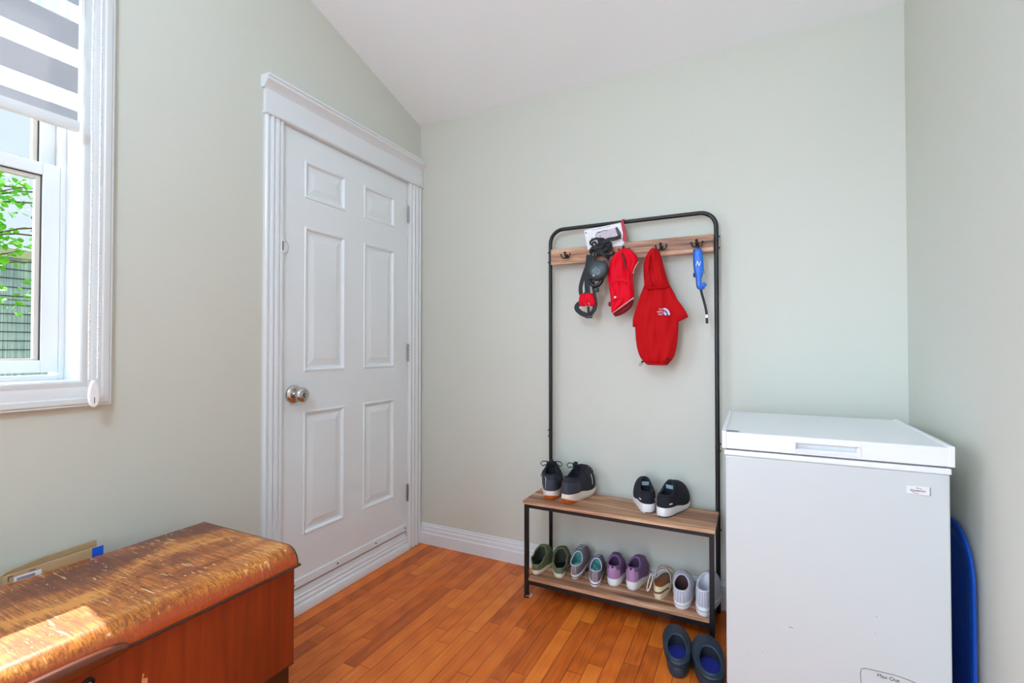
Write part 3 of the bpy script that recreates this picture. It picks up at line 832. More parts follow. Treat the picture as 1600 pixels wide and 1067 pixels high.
mb.ribbon([(2.1565 + .011 * cos(a), FY0 - .0028, .7665 + .0078 * sin(a)) for a in [R(30 + 9 * k) for k in range(10)]], .0012, .0004, (0, 1, 0))
mb.build('badge_arc', M['redprint'], bd)
mb = MB()
mb.ribbon([(2.1550 + .011 * cos(a), FY0 - .0028, .7678 + .0078 * sin(a)) for a in [R(200 + 9 * k) for k in range(11)]], .0010, .0004, (0, 1, 0))
mb.build('badge_arc', M['navy'], bd)
# hand-drawn outline and note low on the front
mb = MB()
oc = [(2.030, .215), (2.0285, .248), (2.031, .262), (2.040, .2655), (2.075, .2665), (2.105, .2665), (2.135, .2625), (2.165, .255), (2.178, .247), (2.182, .23), (2.176, .205), (2.12, .19), (2.06, .193), (2.030, .215)]
mb.tube([(x, FY0 - .0004, z) for x, z in oc], .0007, 5)
dr = mb.build('drain_outline', M['ink'], fz, smooth=True); dr['_o'] = fz['_o']
text('Max Out', .0135, 'drain_lettering', M['ink'], dr, (2.090, FY0 - .0006, .2545), (PI / 2, R(2), 0), 0, .0002)

# ---------------------------------------------------------------- blue sled behind the freezer
def rrect(y0, y1, z0, z1, r_, n=8):
    pts = []
    for cy_, cz_, a0 in ((y1 - r_, z1 - r_, 0), (y0 + r_, z1 - r_, 90), (y0 + r_, z0 + r_, 180), (y1 - r_, z0 + r_, 270)):
        for k in range(n + 1):
            a = R(a0 + 90 * k / n); pts.append((cy_ + r_ * cos(a), cz_ + r_ * sin(a)))
    return pts
mb = MB(); rings = []
for ins, x in ((.004, 2.2925), (0, 2.2910), (0, 2.2850), (.002, 2.2835), (.006, 2.2835), (.008, 2.2860), (.018, 2.2870), (.022, 2.2855), (.030, 2.2855), (.045, 2.2905), (.07, 2.2920)):
    rings.append([(x - (.04 * max(0, .15 - abs(z - .42)) if False else 0), y, z) for y, z in rrect(-.626 + ins, -.150 - ins, .0 + ins, .648 - ins, .135 - ins)])
mb.loft(rings)
tag(mb.build('plastic_sled', M['sled'], None, auto=40), 'bright blue plastic sled standing between freezer and right wall', 'sled')

# ---------------------------------------------------------------- hall tree (coat rack with shoe bench)
RX0, RX1, RYB, RYF = .857, 1.633, -.050, -.290
rk = thing('hall_tree', 'black metal coat rack and shoe bench with rustic wood boards', 'coat rack', ((RX0 + RX1) / 2, -.17, 0))
def arc_rail():
    pts = [(RX0, RYB, .006), (RX0, RYB, 1.68)]
    rc, zt = .068, 1.741
    pts = [(RX0, RYB, .006)] + [(RX0, RYB, z) for z in (.3, .7, 1.2, zt - rc)]
    for k in range(1, 9):
        a = PI - PI / 2 * k / 8; pts.append((RX0 + rc + rc * cos(a), RYB, zt - rc + rc * sin(a)))
    for k in range(0, 9):
        a = PI / 2 - PI / 2 * k / 8; pts.append((RX1 - rc + rc * cos(a), RYB, zt - rc + rc * sin(a)))
    pts += [(RX1, RYB, z) for z in (1.2, .7, .3, .006)]
    return pts
MB().tube(arc_rail(), .0095, 14).build('rear_frame', M['black'], rk, smooth=True)
for z in (.99, .72):
    for x in (RX0, RX1): MB().lathe([(.0105, -.0015), (.0105, .0015)], (x, RYB, z), 'Z', 14).build('tube_joint', M['black'], rk)
for x, sx in ((RX0, 1), (RX1, -1)):
    for z in (1.630, 1.580, .730, .700, .36):
        MB().lathe([(.0, 0), (.004, .001), (.0045, .004), (.001, .0055)] if sx < 0 else [(.0, 0), (.004, -.001), (.0045, -.004), (.001, -.0055)], (x - sx * .008 if False else x + (-sx) * .0095, RYB, z), 'X', 8).build('bolt', M['black'], rk, auto=40)
FXL, FXR = .834, 1.624
for x in (FXL, FXR):
    MB().box(x - .009, x + .009, RYF - .009, RYF + .009, .010, .427).build('front_leg', M['black'], rk, bevel=.001)
    MB().box(x - .011, x + .011, RYF - .011, RYF + .011, .0, .010).build('rubber_foot', M['dark'], rk, bevel=.001)
    for z in (.070, .418):
        MB().box(x - .007, x + .007, RYF + .009, RYB - .009, z - .009, z + .009).build('side_rail', M['black'], rk)
MB().box(FXL + .009, FXR - .009, RYF - .008, RYF + .008, .411, .427).build('front_rail', M['black'], rk)
MB().box(FXL + .009, FXR - .009, RYF - .008, RYF + .008, .062, .078).build('front_rail', M['black'], rk)
MB().box(RX0 + .0095, RX1 - .0095, RYB - .007, RYB + .007, .413, .427).build('rear_rail', M['black'], rk)
MB().box(RX0 + .0095, RX1 - .0095, RYB - .007, RYB + .007, .064, .078).build('rear_rail', M['black'], rk)
for x, s_ in ((RX0 + .008, 1), (RX1 - .008, -1)):
    MB().tube([(x, RYB, .360), (x + s_ * .052, RYB, .412)], .0055, 8).build('corner_brace', M['black'], rk, smooth=True)
BZ = .4425
bt = MB().box(FXL - .014, FXR + .014, RYF - .014, RYB - .0115, .4275, BZ).build('bench_board', M['rackwood'], rk, bevel=.0015)
SZ = .0935
MB().box(FXL + .010, FXR - .010, RYF - .006, RYB - .0115, .0785, SZ).build('shelf_board', M['rackwood'], rk, bevel=.0015)
MB().box(RX0 + .010, RX1 - .010, RYB - .020, RYB - .006, 1.563, 1.640).build('hook_board', M['rackwood'], rk, bevel=.0015)
pd = MB()
for k in range(9):
    a = 2 * PI * k / 9
    pd.tube([(FXL + .012, RYF, .003), (FXL + .012 + .016 * cos(a), RYF - .004 + .014 * sin(a), .012 + .006 * sin(a * 3))], .0016, 5)
pd.build('frayed_foot_pad', M['pad'], rk, smooth=True)
HOOKX = (.953, 1.104, 1.240, 1.406, 1.557)
HY = RYB - .020
for hx in HOOKX:
    hz = 1.600
    mb = MB().lathe([(.0, .0), (.009, .0), (.0085, -.003), (.003, -.004)], (hx, HY, hz), 'Y', 14)
    mb.tube([(hx, HY - .002, hz - .002), (hx, HY - .014, hz - .010), (hx, HY - .026, hz - .004), (hx, HY - .031, hz + .008)], [.004, .004, .004, .005], 8)
    mb.ball((hx, HY - .032, hz + .011), .0065, 10)
    for s_ in (-1, 1):
        mb.tube([(hx, HY - .004, hz - .004), (hx + s_ * .008, HY - .014, hz - .013), (hx + s_ * .018, HY - .020, hz - .011), (hx + s_ * .023, HY - .022, hz + .002)], .003, 8)
        mb.ball((hx + s_ * .0235, HY - .022, hz + .005), .0045, 8)
    mb.build('coat_hook', M['black'], rk, smooth=True)

# ---------------------------------------------------------------- shoes
# where each shoe stands: x, y of the heel, turn in degrees, and its own width, length and height factors
PLACE = {
    'running_shoe': (0.9316, -0.2435, 18.4, 1.062, 0.947, 1.121),
    'running_shoe.001': (1.0115, -0.2612, -9.7, 1.044, 0.999, 1.143),
    'slip_on_sneaker': (1.3706, -0.2217, 19.5, 1.083, 0.988, 1.117),
    'slip_on_sneaker.001': (1.4260, -0.2451, -15.8, 1.103, 1.075, 1.141),
    'canvas_slip_on': (0.8625, -0.2652, 2.1, 0.960, 0.866, 1.084),
    'canvas_slip_on.001': (0.9753, -0.2452, 15.4, 1.031, 0.989, 1.006),
    'grey_sneaker': (1.0412, -0.2259, 3.6, 0.943, 0.970, 1.076),
    'grey_sneaker.001': (1.1454, -0.2527, 11.5, 0.943, 1.011, 1.143),
    'knit_sneaker': (1.2124, -0.2093, 5.5, 0.988, 0.821, 1.075),
    'knit_sneaker.001': (1.2920, -0.2060, -6.5, 0.957, 0.810, 1.174),
    'strappy_sandal': (1.4108, -0.2321, -2.4, 0.996, 0.957, 1.286),
    'pale_sneaker': (1.5055, -0.2729, 2.7, 1.092, 0.993, 0.886),
    'pale_sneaker.001': (1.5886, -0.2888, -7.4, 1.047, 0.972, 1.186),
    'foam_clog': (1.5318, -0.5559, 9.8, 0.987, 0.955, 0.963),
    'foam_clog.001': (1.6462, -0.5846, 10.7, 1.070, 0.997, 0.962),
}
def put(o):
    if o.name in PLACE:
        x, y, rz, a, b_, c_ = PLACE[o.name]
        o.location.x, o.location.y = x, y
        o.rotation_euler.z = R(rz); o.scale = (a, b_, c_)

def build_shoe(root, p):
    L_, W, hs, hh = p['L'], p['W'], p.get('hf', .022), p.get('hh', .03)
    c0, c1, cw = p.get('c0', .012), p.get('c1', .13), p.get('cw', .026)
    zh, zs_, zf = p.get('zh', .075), p.get('zs', .055), p.get('zf', .08)
    wh = p.get('wh', .74); toe_p = p.get('toep', 1.25); bend = p.get('bend', .004) * p.get('side', 1)
    spring = p.get('spring', .010)
    N = 48
    def wid(s):  # half-width scale along the foot
        pts = [(0, wh), (.12, wh), (.35, wh * .97), (.55, .93), (.72, 1.0), (.86, .97), (1, .90)]
        for (a, u), (b_, v_) in zip(pts, pts[1:]):
            if a <= s <= b_:
                t_ = (s - a) / (b_ - a); t_ = t_ * t_ * (3 - 2 * t_); return u + (v_ - u) * t_
        return .9
    def outl(phi, e=.72):
        s = (1 - cos(phi)) / 2
        sx = sin(phi); sx = (abs(sx) ** e) * (1 if sx >= 0 else -1)
        return W * wid(s) * sx + bend * sin(PI * s * 1.2) * 1.0, L_ * s, s
    def zsole(s): t_ = max(0, min(1, (s - .25) / .4)); return hh + (hs - hh) * t_ * t_ * (3 - 2 * t_)
    def lift(s): return spring * max(0, (s - .72) / .28) ** 1.7
    def collar(phi):
        s = (1 - cos(phi)) / 2
        y = c0 + (c1 - c0) * s
        x = cw * (abs(sin(phi)) ** .85) * (1 if sin(phi) >= 0 else -1)
        if s < .45: t_ = s / .45; z = zh + (zs_ - zh) * (t_ * t_ * (3 - 2 * t_))
        else: t_ = (s - .45) / .55; z = zs_ + (zf - zs_) * (t_ ** 1.5)
        if 'lump' in p: z += p['lump'] * sin(phi * 5 + 1) ; x += p['lump'] * sin(phi * 7)
        return x, y, z
    def U(phi, t_, off=0.0):
        bx, by, s = outl(phi); bx *= .985; by = L_ * .008 + by * .984
        cx_, cy_, cz_ = collar(phi)
        zb = zsole(s) + lift(s) - .003
        k = 1 - cos(t_ * PI / 2); v_ = sin(t_ * PI / 2)
        ez = 1 + (toe_p - 1) * max(0, (s - .4) / .6); v_ = v_ ** ez
        bul = p.get('bulge', .002) * sin(PI * min(1, t_))
        x = bx + (cx_ - bx) * k; y = by + (cy_ - by) * k; z = zb + (cz_ - zb) * v_
        d = Vector((sin(phi), -cos(phi), .4 * t_)); d.normalize()
        return Vector((x, y, z)) + d * (bul + off)
    phis = [2 * PI * k / N for k in range(N)]
    # sole
    rings = []
    prof = p.get('soleprof', [(.93, 0), (.985, .12), (1.02, .4), (1.03, .75), (1.0, 1.0), (.9, 1.0)])
    for sc_, f_ in prof:
        ring = []
        for ph in phis:
            x, y, s = outl(ph)
            ring.append(((x) * sc_, L_ / 2 + (y - L_ / 2) * (1 + (sc_ - 1) * .45), f_ * zsole(s) + lift(s) * (1 if f_ > 0 else .85) + (p.get('heelcut', 0) * max(0, .06 - s) / .06 if f_ == 0 else 0)))
        rings.append(ring)
    so = MB().loft(rings).build('sole', p['sole'], root, auto=60)
    # upper
    T = [0, .15, .3, .45, .6, .72, .84, .93, 1.0]
    up = MB().loft([[U(ph, t_) for ph in phis] for t_ in T], cap0=False, cap1=False)
    up_o = up.build('upper', p['upper'], root, smooth=True)
    # lining bucket
    C0 = [Vector(collar(ph)) for ph in phis]
    ctr = Vector((0, (c0 + c1) / 2, 0))
    zi = .6 * hh + .006
    rings = [C0,
             [Vector((c.x * .93, ctr.y + (c.y - ctr.y) * .96, c.z - .006)) for c in C0],
             [Vector((c.x * .98, ctr.y + (c.y - ctr.y) * .95, (c.z + zi) / 2)) for c in C0],
             [Vector((c.x * .92, ctr.y + (c.y - ctr.y) * .93, hh + .002)) for c in C0]]
    MB().loft(rings, cap0=False, cap1=False).build('lining', p.get('lining', M['dark']), root, smooth=True)
    ins = [[Vector((c.x * .915, ctr.y + (c.y - ctr.y) * .925, hh + .001 + .0015 * k)) for c in C0] for k in (0, 1)]
    MB().loft(ins).build('insole', p.get('insole', M['dark']), root, auto=40)
    # padded collar rim
    MB().tube([U(ph, 1.0) for ph in phis], p.get('rim', .003), 8, closed=True).build('collar', p.get('rimmat', p['upper']), root, smooth=True)
    def patch(ph0, ph1, t0, t1, off, th=.0012, nu=10, nv=6):
        mb = MB(); rings = []
        for i in range(nu + 1):
            ph = ph0 + (ph1 - ph0) * i / nu
            tt = [t0 + (t1 - t0) * j / nv for j in range(nv + 1)]
            rings.append([U(ph, t_, off + th) for t_ in tt] + [U(ph, t_, off - .002) for t_ in reversed(tt)])
        return mb.loft(rings)
    def solepatch(ph0, ph1, fa, fb, off=.0012, n=12):
        mb = MB(); rings = []
        for i in range(n + 1):
            ph = ph0 + (ph1 - ph0) * i / n; x, y, s = outl(ph)
            u = abs(2 * i / n - 1)
            h = zsole(s)
            a, b_ = fa(u) * h, fb(u) * h
            d = Vector((sin(ph), -cos(ph), 0)) * off
            def at(zz):
                f_ = zz / h
                sc_ = 1.0
                for (s0, f0), (s1, f1) in zip(prof, prof[1:]):
                    if f0 <= f_ <= f1 and f1 > f0: sc_ = s0 + (s1 - s0) * (f_ - f0) / (f1 - f0); break
                return Vector((x * sc_, L_ / 2 + (y - L_ / 2) * (1 + (sc_ - 1) * .45), zz + lift(s)))
            mid = [a + (b_ - a) * q / 3 for q in range(4)]
            rings.append([at(zz) + d for zz in mid] + [at(zz) - d * 2 for zz in reversed(mid)])
        return mb.loft(rings)
    return U, patch, solepatch, collar, zsole

def shoe(name, label, group, x, y, z, rz, p, tilt=(0, 0)):
    o = thing(name, label, 'shoe', (x, y, z), rz, group, local=True)
    o.rotation_euler = (tilt[0], tilt[1], rz)
    put(o)
    return o, build_shoe(o, p)

m_navy = pr('charcoal_knit', (38, 40, 50), .85, var=.25, scale=160, bump=.5, bscale=500)
m_blk = pr('black_textile', (24, 26, 36), .9, var=.2, scale=120, bump=.4, bscale=500)
m_midw = pr('white_foam_midsole', (226, 212, 200), .6, var=.08, scale=40)
m_white = pr('white_rubber', (236, 236, 238), .45, var=.03)
m_gum = pr('orange_gum_rubber', (196, 96, 30), .5)
m_olive = pr('olive_canvas', (98, 108, 76), .9, var=.12, scale=80, bump=.4, bscale=600)
m_cream = pr('cream_rubber', (226, 212, 190), .5)
m_grey = pr('taupe_grey_canvas', (122, 112, 122), .9, var=.08, scale=90, bump=.4, bscale=600)
m_teal = pr('teal_lining', (70, 130, 130), .8, var=.35, scale=50)
m_mint = pr('mint_insole', (120, 200, 190), .8, var=.3, scale=60)
m_lace = pr('pale_laces', (205, 215, 225), .7)
m_purple = pr('mauve_knit', (122, 92, 132), .8, var=.08, scale=120, bump=.4, bscale=500)
m_lilac = pr('lilac_leather', (172, 130, 172), .5, var=.05)
m_purd = pr('dark_purple_lining', (58, 34, 70), .8)
m_pale = pr('pale_lilac_mesh', (205, 203, 212), .75, var=.04, scale=120, bump=.3, bscale=500)
m_brown = pr('brown_leather_insole', (136, 74, 32), .55, var=.15)
m_dkbr = pr('dark_brown_lining', (64, 40, 38), .8)
m_strap = pr('cream_strap', (228, 212, 200), .5)
m_brstrap = pr('brown_strap_edge', (120, 70, 50), .6)
m_clog = pr('navy_clog_foam', (36, 52, 66), .5, var=.08, scale=20)
m_blue_in = pr('royal_blue_insole', (16, 34, 130), .8, var=.9, scale=160)
m_orange_stitch = pr('tan_stitch', (190, 150, 120), .6)
m_teal_in = pr('pale_blue_tongue_label', (150, 180, 190), .7)

# 1: big charcoal running shoes on the bench
G1 = 'charcoal running shoes with gum soles on the bench'
for i, (x, y, rz, side, lab) in enumerate(((.925, -.272, R(2), 1, 'left shoe of the charcoal running pair with gum sole on the bench'), (1.030, -.282, R(-17), -1, 'right shoe of the charcoal running pair with gum sole, turned outward, loose laces'))):
    pz = dict(L=.258, W=.052, hf=.026, hh=.036, c0=.020, c1=.135, cw=.028, zh=.098, zs=.088, zf=.128, wh=.80, toep=1.05, sole=m_midw, upper=m_navy, lining=m_blk, rim=.005, rimmat=m_blk, side=side, bulge=.004,
              soleprof=[(.90, 0), (.98, .15), (1.06, .5), (1.04, .8), (.99, 1.12), (.9, 1.12)])
    o, (U, patch, sp2, col, zso) = shoe('running_shoe', lab, G1, x, y, BZ, rz, pz)
    sp2(-.95, .95, lambda u: .0, lambda u: .50 * (1 - u ** 2) + .05, .0016, 16).build('gum_heel', m_gum, o, auto=50)
    patch(-1.15, 1.15, .04, .52, .001, .0018).build('heel_counter', pr('slate_heel_counter', (52, 57, 70), .6), o, auto=40)
    mb = MB()
    a = -.35 if i == 0 else .25
    mb.tube([U(a - .25, .66, .004), U(a - .02, .6, .004), U(a, .4, .005), U(a, .1, .005)], .0012, 5)
    mb.build('pull_cord', m_lace if i == 0 else m_navy, o, smooth=True)
    # tall tongue with tab at the ankle front
    mb = MB(); rings = []
    for k in range(7):
        t_ = k / 6
        zz = .085 + .052 * t_; yy = .155 - .050 * t_; hw = .031 - .010 * t_
        rings.append([(hw * cos(a_), yy + .012 * sin(a_) * (1 if sin(a_) > 0 else .35), zz) for a_ in [2 * PI * q / 16 for q in range(16)]])
    mb.loft(rings).build('tongue', m_blk, o, smooth=True)
    MB().box(-.009, .009, .098, .103, .134, .149).build('tongue_tab', m_blk, o, bevel=.001)
    # laces across the vamp and two bow loops
    mb = MB()
    for q in range(5):
        t_ = .50 + q * .11
        mb.tube([U(PI - .62 + .1 * q, t_, .003), U(PI - .25, t_ + .02, .006), U(PI + .25, t_ + .02, .006), U(PI + .62 - .1 * q, t_, .003)], .0022, 6)
    for s_ in (-1, 1):
        b0 = Vector((s_ * .004, .118, .128))
        lp = [b0, b0 + Vector((s_ * .016, -.004, .009)), b0 + Vector((s_ * .036, -.010, .010)), b0 + Vector((s_ * .046, -.012, .000)), b0 + Vector((s_ * .038, -.010, -.010)), b0 + Vector((s_ * .018, -.002, -.006)), b0]
        mb.tube(lp, .0021, 6)
        mb.tube([b0, b0 + Vector((s_ * .022, .006, -.016)), b0 + Vector((s_ * .038, .010, -.040)), b0 + Vector((s_ * .046, .014, -.062))], .0019, 6)
    mb.build('laces', m_blk, o, smooth=True)
    if i == 1:
        mb = MB(); mb.tube([U(1.9, .25, .004), U(2.0, .45, .005), U(2.15, .6, .005)], .0015, 5); mb.build('side_mark', m_lace, o, smooth=True)

# 2: black slip-on sneakers with white soles
G2 = 'black slip-on sneakers with white soles on the bench'
for i, (x, y, rz, side, lab) in enumerate(((1.368, -.270, R(6), 1, 'left shoe of the black slip-on pair with white sole on the bench'), (1.468, -.280, R(-16), -1, 'right shoe of the black slip-on pair with white sole, toe turned towards the freezer'))):
    pz = dict(L=.232, W=.044, hf=.022, hh=.034, c0=.014, c1=.094, cw=.024, zh=.074, zs=.072, zf=.114, wh=.86, toep=1.15, sole=m_white, upper=m_blk, lining=m_blk, rim=.0055, rimmat=m_blk, side=side, bulge=.003,
              soleprof=[(.95, 0), (.99, .1), (1.0, .4), (1.0, .85), (.98, 1.0), (.9, 1.0)])
    o, (U, patch, sp2, col, zso) = shoe('slip_on_sneaker', lab, G2, x, y, BZ, rz, pz)
    # pale label on the inside of the tongue
    mb = MB().add([(-.014, .076, .100), (.014, .076, .100), (.014, .082, .086), (-.014, .082, .086), (-.014, .079, .101), (.014, .079, .101), (.014, .085, .087), (-.014, .085, .087)], [(0, 1, 2, 3), (4, 5, 6, 7), (0, 1, 5, 4), (2, 3, 7, 6), (0, 3, 7, 4), (1, 2, 6, 5)])
    mb.build('tongue_label', m_teal_in, o)
    for s_ in (-1, 1):
        patch(s_ * .62, s_ * .85, .20 + .0 * i, .27, .001, .001, 4, 2).build('side_tick', m_white, o)
    sp2(-.2, PI * 1.2, lambda u: .0, lambda u: .10, .001, 30).build('outsole_edge', M['dark'], o, auto=50)

# 3: olive canvas slip-ons
G3 = 'olive canvas slip-on shoes on the lower shelf'
for i, (x, y, rz, side, lab) in enumerate(((.896, -.262, R(-8), 1, 'leftmost olive canvas slip-on on the lower shelf, collar slumped'), (.984, -.268, R(3), -1, 'second olive canvas slip-on, beside the grey plaid-lined sneaker'))):
    pz = dict(L=.235, W=.043, hf=.016, hh=.020, c0=.006, c1=.125, cw=.031, zh=.040, zs=.058, zf=.088, wh=.76, toep=1.1, sole=m_cream, upper=m_olive, lining=pr('dark_olive_lining', (46, 50, 38), .9), rim=.0035, rimmat=m_olive, side=side, lump=.0022, insole=M['dark'], bulge=.003)
    o, (U, patch, sp2, col, zso) = shoe('canvas_slip_on', lab, G3, x, y, SZ, rz, pz)
    mb = MB()
    mb.tube([U(ph, .86, .003) for ph in [PI * .45 + PI * 1.1 * k / 20 for k in range(21)]], .0016, 5)
    mb.tube([U(PI * .48, .95, .005), U(PI * .46, 1.02, .012), U(PI * .42, .9, .008)], .002, 5)
    mb.build('lace_cord', m_olive, o, smooth=True)

# 4: grey sneakers with teal insides, first one leaning toe-up against the wall
G4 = 'grey sneakers with teal linings on the lower shelf'
for i, (x, y, z_, rz, tl, lab) in enumerate(((1.066, -.262, SZ + .001, R(-15), (R(10), 0), 'grey sneaker with pale laces and mint insole, toe propped up against the wall'), (1.152, -.280, SZ, R(4), (0, 0), 'grey sneaker with crumpled teal lining, standing flat beside the mauve shoes'))):
    pz = dict(L=.235, W=.041, hf=.018, hh=.022, c0=.010, c1=.098, cw=.026, zh=.058, zs=.054, zf=.076, wh=.82, toep=1.2, sole=m_white, upper=m_grey, lining=m_teal, insole=m_mint if i == 0 else m_teal, rim=.0022, rimmat=m_lace, side=1 - 2 * i, spring=.006)
    o, (U, patch, sp2, col, zso) = shoe('grey_sneaker', lab, G4, x, y, z_, rz, pz, tl)
    patch(-.16, .16, .03, .98, .001, .0014, 4, 8).build('heel_strip', pr('taupe_heel_strip', (140, 122, 126), .8), o, auto=40)
    mb = MB()
    for s_ in (-1, 1): mb.tube([U(s_ * .19, t_, .0035) for t_ in (.05, .3, .6, .9)], .0008, 4)
    mb.build('heel_stitching', m_lace, o, smooth=True)
    sp2(-2.2, 2.2, lambda u: .48, lambda u: .60, .0014, 30).build('sole_stripe', m_blk, o, auto=50)
    mb = MB()
    for q in range(5):
        t_ = .40 + .12 * q
        mb.ribbon([U(PI - .50 + .05 * q, t_, .004), U(PI - .2, t_ + .02, .006), U(PI + .2, t_ + .02, .006), U(PI + .50 - .05 * q, t_, .004)], .007, .0015, (0, .3, 1))
    mb.build('laces', m_lace, o, auto=40)
    patch(PI - .75, PI + .75, .0, .30, .001, .001, 12, 4).build('toe_cap', m_lace, o, auto=40)
    if i == 1:
        mb = MB(); rq = random.Random(5)
        for q in range(4):
            cy_ = .035 + .016 * q
            mb.tube([(-.018 + .036 * k / 7, cy_ + .006 * sin(k * 1.7 + q), .050 + .005 * sin(k * 1.3 + 2 * q)) for k in range(8)], .006, 8)
        mb.build('crumpled_lining', m_teal, o, smooth=True)

# 5: mauve knit sneakers
G5 = 'mauve sneakers with lilac heel tabs on the lower shelf'
for i, (x, y, rz, side, lab) in enumerate(((1.232, -.262, R(-2), 1, 'left shoe of the mauve pair with lilac heel tab on the lower shelf'), (1.322, -.266, R(-10), -1, 'right shoe of the mauve pair, between its mate and the strappy sandal'))):
    pz = dict(L=.235, W=.044, hf=.022, hh=.032, c0=.010, c1=.095, cw=.027, zh=.078, zs=.076, zf=.098, wh=.84, toep=1.15, sole=m_white, upper=m_purple, lining=m_purd, rim=.0048, rimmat=m_purple, side=side, bulge=.003)
    o, (U, patch, sp2, col, zso) = shoe('knit_sneaker', lab, G5, x, y, SZ, rz, pz)
    patch(-.75, .75, .02, .55, .0005, .0016).build('heel_counter', m_lilac, o, auto=40)
    ht = patch(-.34, .34, .50, 1.10, .003, .0020, 8, 6).build('heel_tab', m_lilac, o, auto=40)
    q = U(0, .80, .0066)
    MB().ball(tuple(q), .0048, 10, (1, .25, 1.1)).build('tab_hole', m_purd, ht, smooth=True)
    mb = MB()
    for q_ in range(4):
        t_ = .55 + .12 * q_
        mb.ribbon([U(PI - .5, t_, .004), U(PI - .2, t_ + .02, .006), U(PI + .2, t_ + .02, .006), U(PI + .5, t_, .004)], .006, .0015, (0, .3, 1))
    mb.build('laces', m_purple, o, auto=40)

# 6: strappy wedge sandal
def sandal(x, y, z_, rz, label, grp, L_=.225, W=.036):
    o = thing('strappy_sandal', label, 'sandal', (x, y, z_), rz, grp, local=True)
    put(o)
    N = 40
    def outl(ph):
        s = (1 - cos(ph)) / 2; sx = sin(ph); sx = (abs(sx) ** .7) * (1 if sx >= 0 else -1)
        return W * (.80 + .20 * min(1, s * 1.6)) * sx, L_ * s, s
    def zt(s): t_ = max(0, min(1, (s - .15) / .55)); return .040 - .024 * t_ * t_ * (3 - 2 * t_)
    phis = [2 * PI * k / N for k in range(N)]
    def ring(sc_, f_, dz=0): return [(outl(p)[0] * sc_, L_ / 2 + (outl(p)[1] - L_ / 2) * (1 + (sc_ - 1) * .4), f_ * zt(outl(p)[2]) + dz) for p in phis]
    MB().loft([ring(.95, 0), ring(1, .08), ring(1, .5), ring(1.0, .93), ring(.98, 1)]).build('wedge_sole', pr('cream_wedge', (226, 214, 176), .5), o, auto=50)
    MB().loft([ring(.93, 1, -.001), ring(.93, 1, .002), ring(.90, 1, .003)]).build('insole', m_brown, o, auto=50)
    mb = MB()
    mb.ribbon([(outl(p)[0] * 1.004, L_ / 2 + (outl(p)[1] - L_ / 2) * 1.003, .6 * zt(outl(p)[2]) - .003 + .004 * sin(p * 2)) for p in [-1.2 + 2.4 * k / 16 for k in range(17)]], .006, .002, [(outl(p)[0], -cos(p) * .03, 0) for p in [-1.2 + 2.4 * k / 16 for k in range(17)]])
    mb.build('sole_band', m_brstrap, o, auto=50)
    def st(y0, y1, h, yo, w_=.011):
        pts = []
        for k in range(15):
            a = PI * k / 14
            pts.append((-(W + .001) * cos(a) * (1.0), y0 + (y1 - y0) * k / 14 + yo * sin(a), .022 + h * sin(a) ** .8))
        mb = MB().ribbon(pts, w_, .0022, [(cos(PI * k / 14) * -1, 0, sin(PI * k / 14) + .05) for k in range(15)])
        s_ = mb.build('strap', m_strap, o, auto=50)
        for e_ in (-1, 1):
            MB().ribbon([(p[0] * 1.01, p[1] + e_ * w_ * .42, p[2] + .0012) for p in pts], .0018, .0014, [(cos(PI * k / 14) * -1, 0, sin(PI * k / 14) + .05) for k in range(15)]).build('strap_piping', m_brstrap, s_, auto=50)
    st(.080, .140, .040, .014, .014); st(.140, .090, .045, .02, .014); st(.150, .178, .034, .012, .016)
    # ankle loop beside the heel
    mb = MB().tube([(-W - .010 + .010 * cos(a), .055 + .026 * sin(a), .030 + .022 * sin(a + .6)) for a in [2 * PI * k / 20 for k in range(20)]], .0028, 6, closed=True)
    mb.build('ankle_strap', m_strap, o, smooth=True)
    return o
sandal(1.412, -.262, SZ, R(-7), 'strappy cream sandal with brown insole on the lower shelf', None)

# 7: pale lilac sneakers at the right end of the shelf
G7 = 'pale lilac-grey sneakers with white soles on the lower shelf'
for i, (x, y, rz, side, lab) in enumerate(((1.506, -.276, R(-3), 1, 'left shoe of the pale lilac-grey pair, beside the strappy sandal'), (1.592, -.262, R(-8), -1, 'right shoe of the pale lilac-grey pair, behind the right front rack leg'))):
    pz = dict(L=.238, W=.043, hf=.022, hh=.032, c0=.008, c1=.100, cw=.027, zh=.082, zs=.088, zf=.112, wh=.84, toep=1.1, sole=m_white, upper=m_pale, lining=m_dkbr if i == 0 else m_pale, insole=m_dkbr if i == 0 else m_pale, rim=.0032, rimmat=m_pale, side=side, bulge=.003)
    o, (U, patch, sp2, col, zso) = shoe('pale_sneaker', lab, G7, x, y, SZ, rz, pz)
    patch(-.30, .30, .02, .85, .0006, .0012, 6, 6).build('heel_strip', m_pale, o, auto=40)
    patch(-.34, .34, .84, 1.0, .002, .003, 8, 3).build('heel_tab', m_white, o, auto=40)
    mb = MB()
    for s_ in (-1, 0, 1): mb.tube([U(s_ * .16, t_, .0028) for t_ in (.05, .3, .6, .84)], .0007, 4)
    mb.build('heel_stitching', pr('grey_stitch', (150, 148, 160), .7), o, smooth=True)
    sp2(-2.0, 2.0, lambda u: .55, lambda u: .60, .0008, 26).build('sole_groove', M['greym'], o, auto=50)

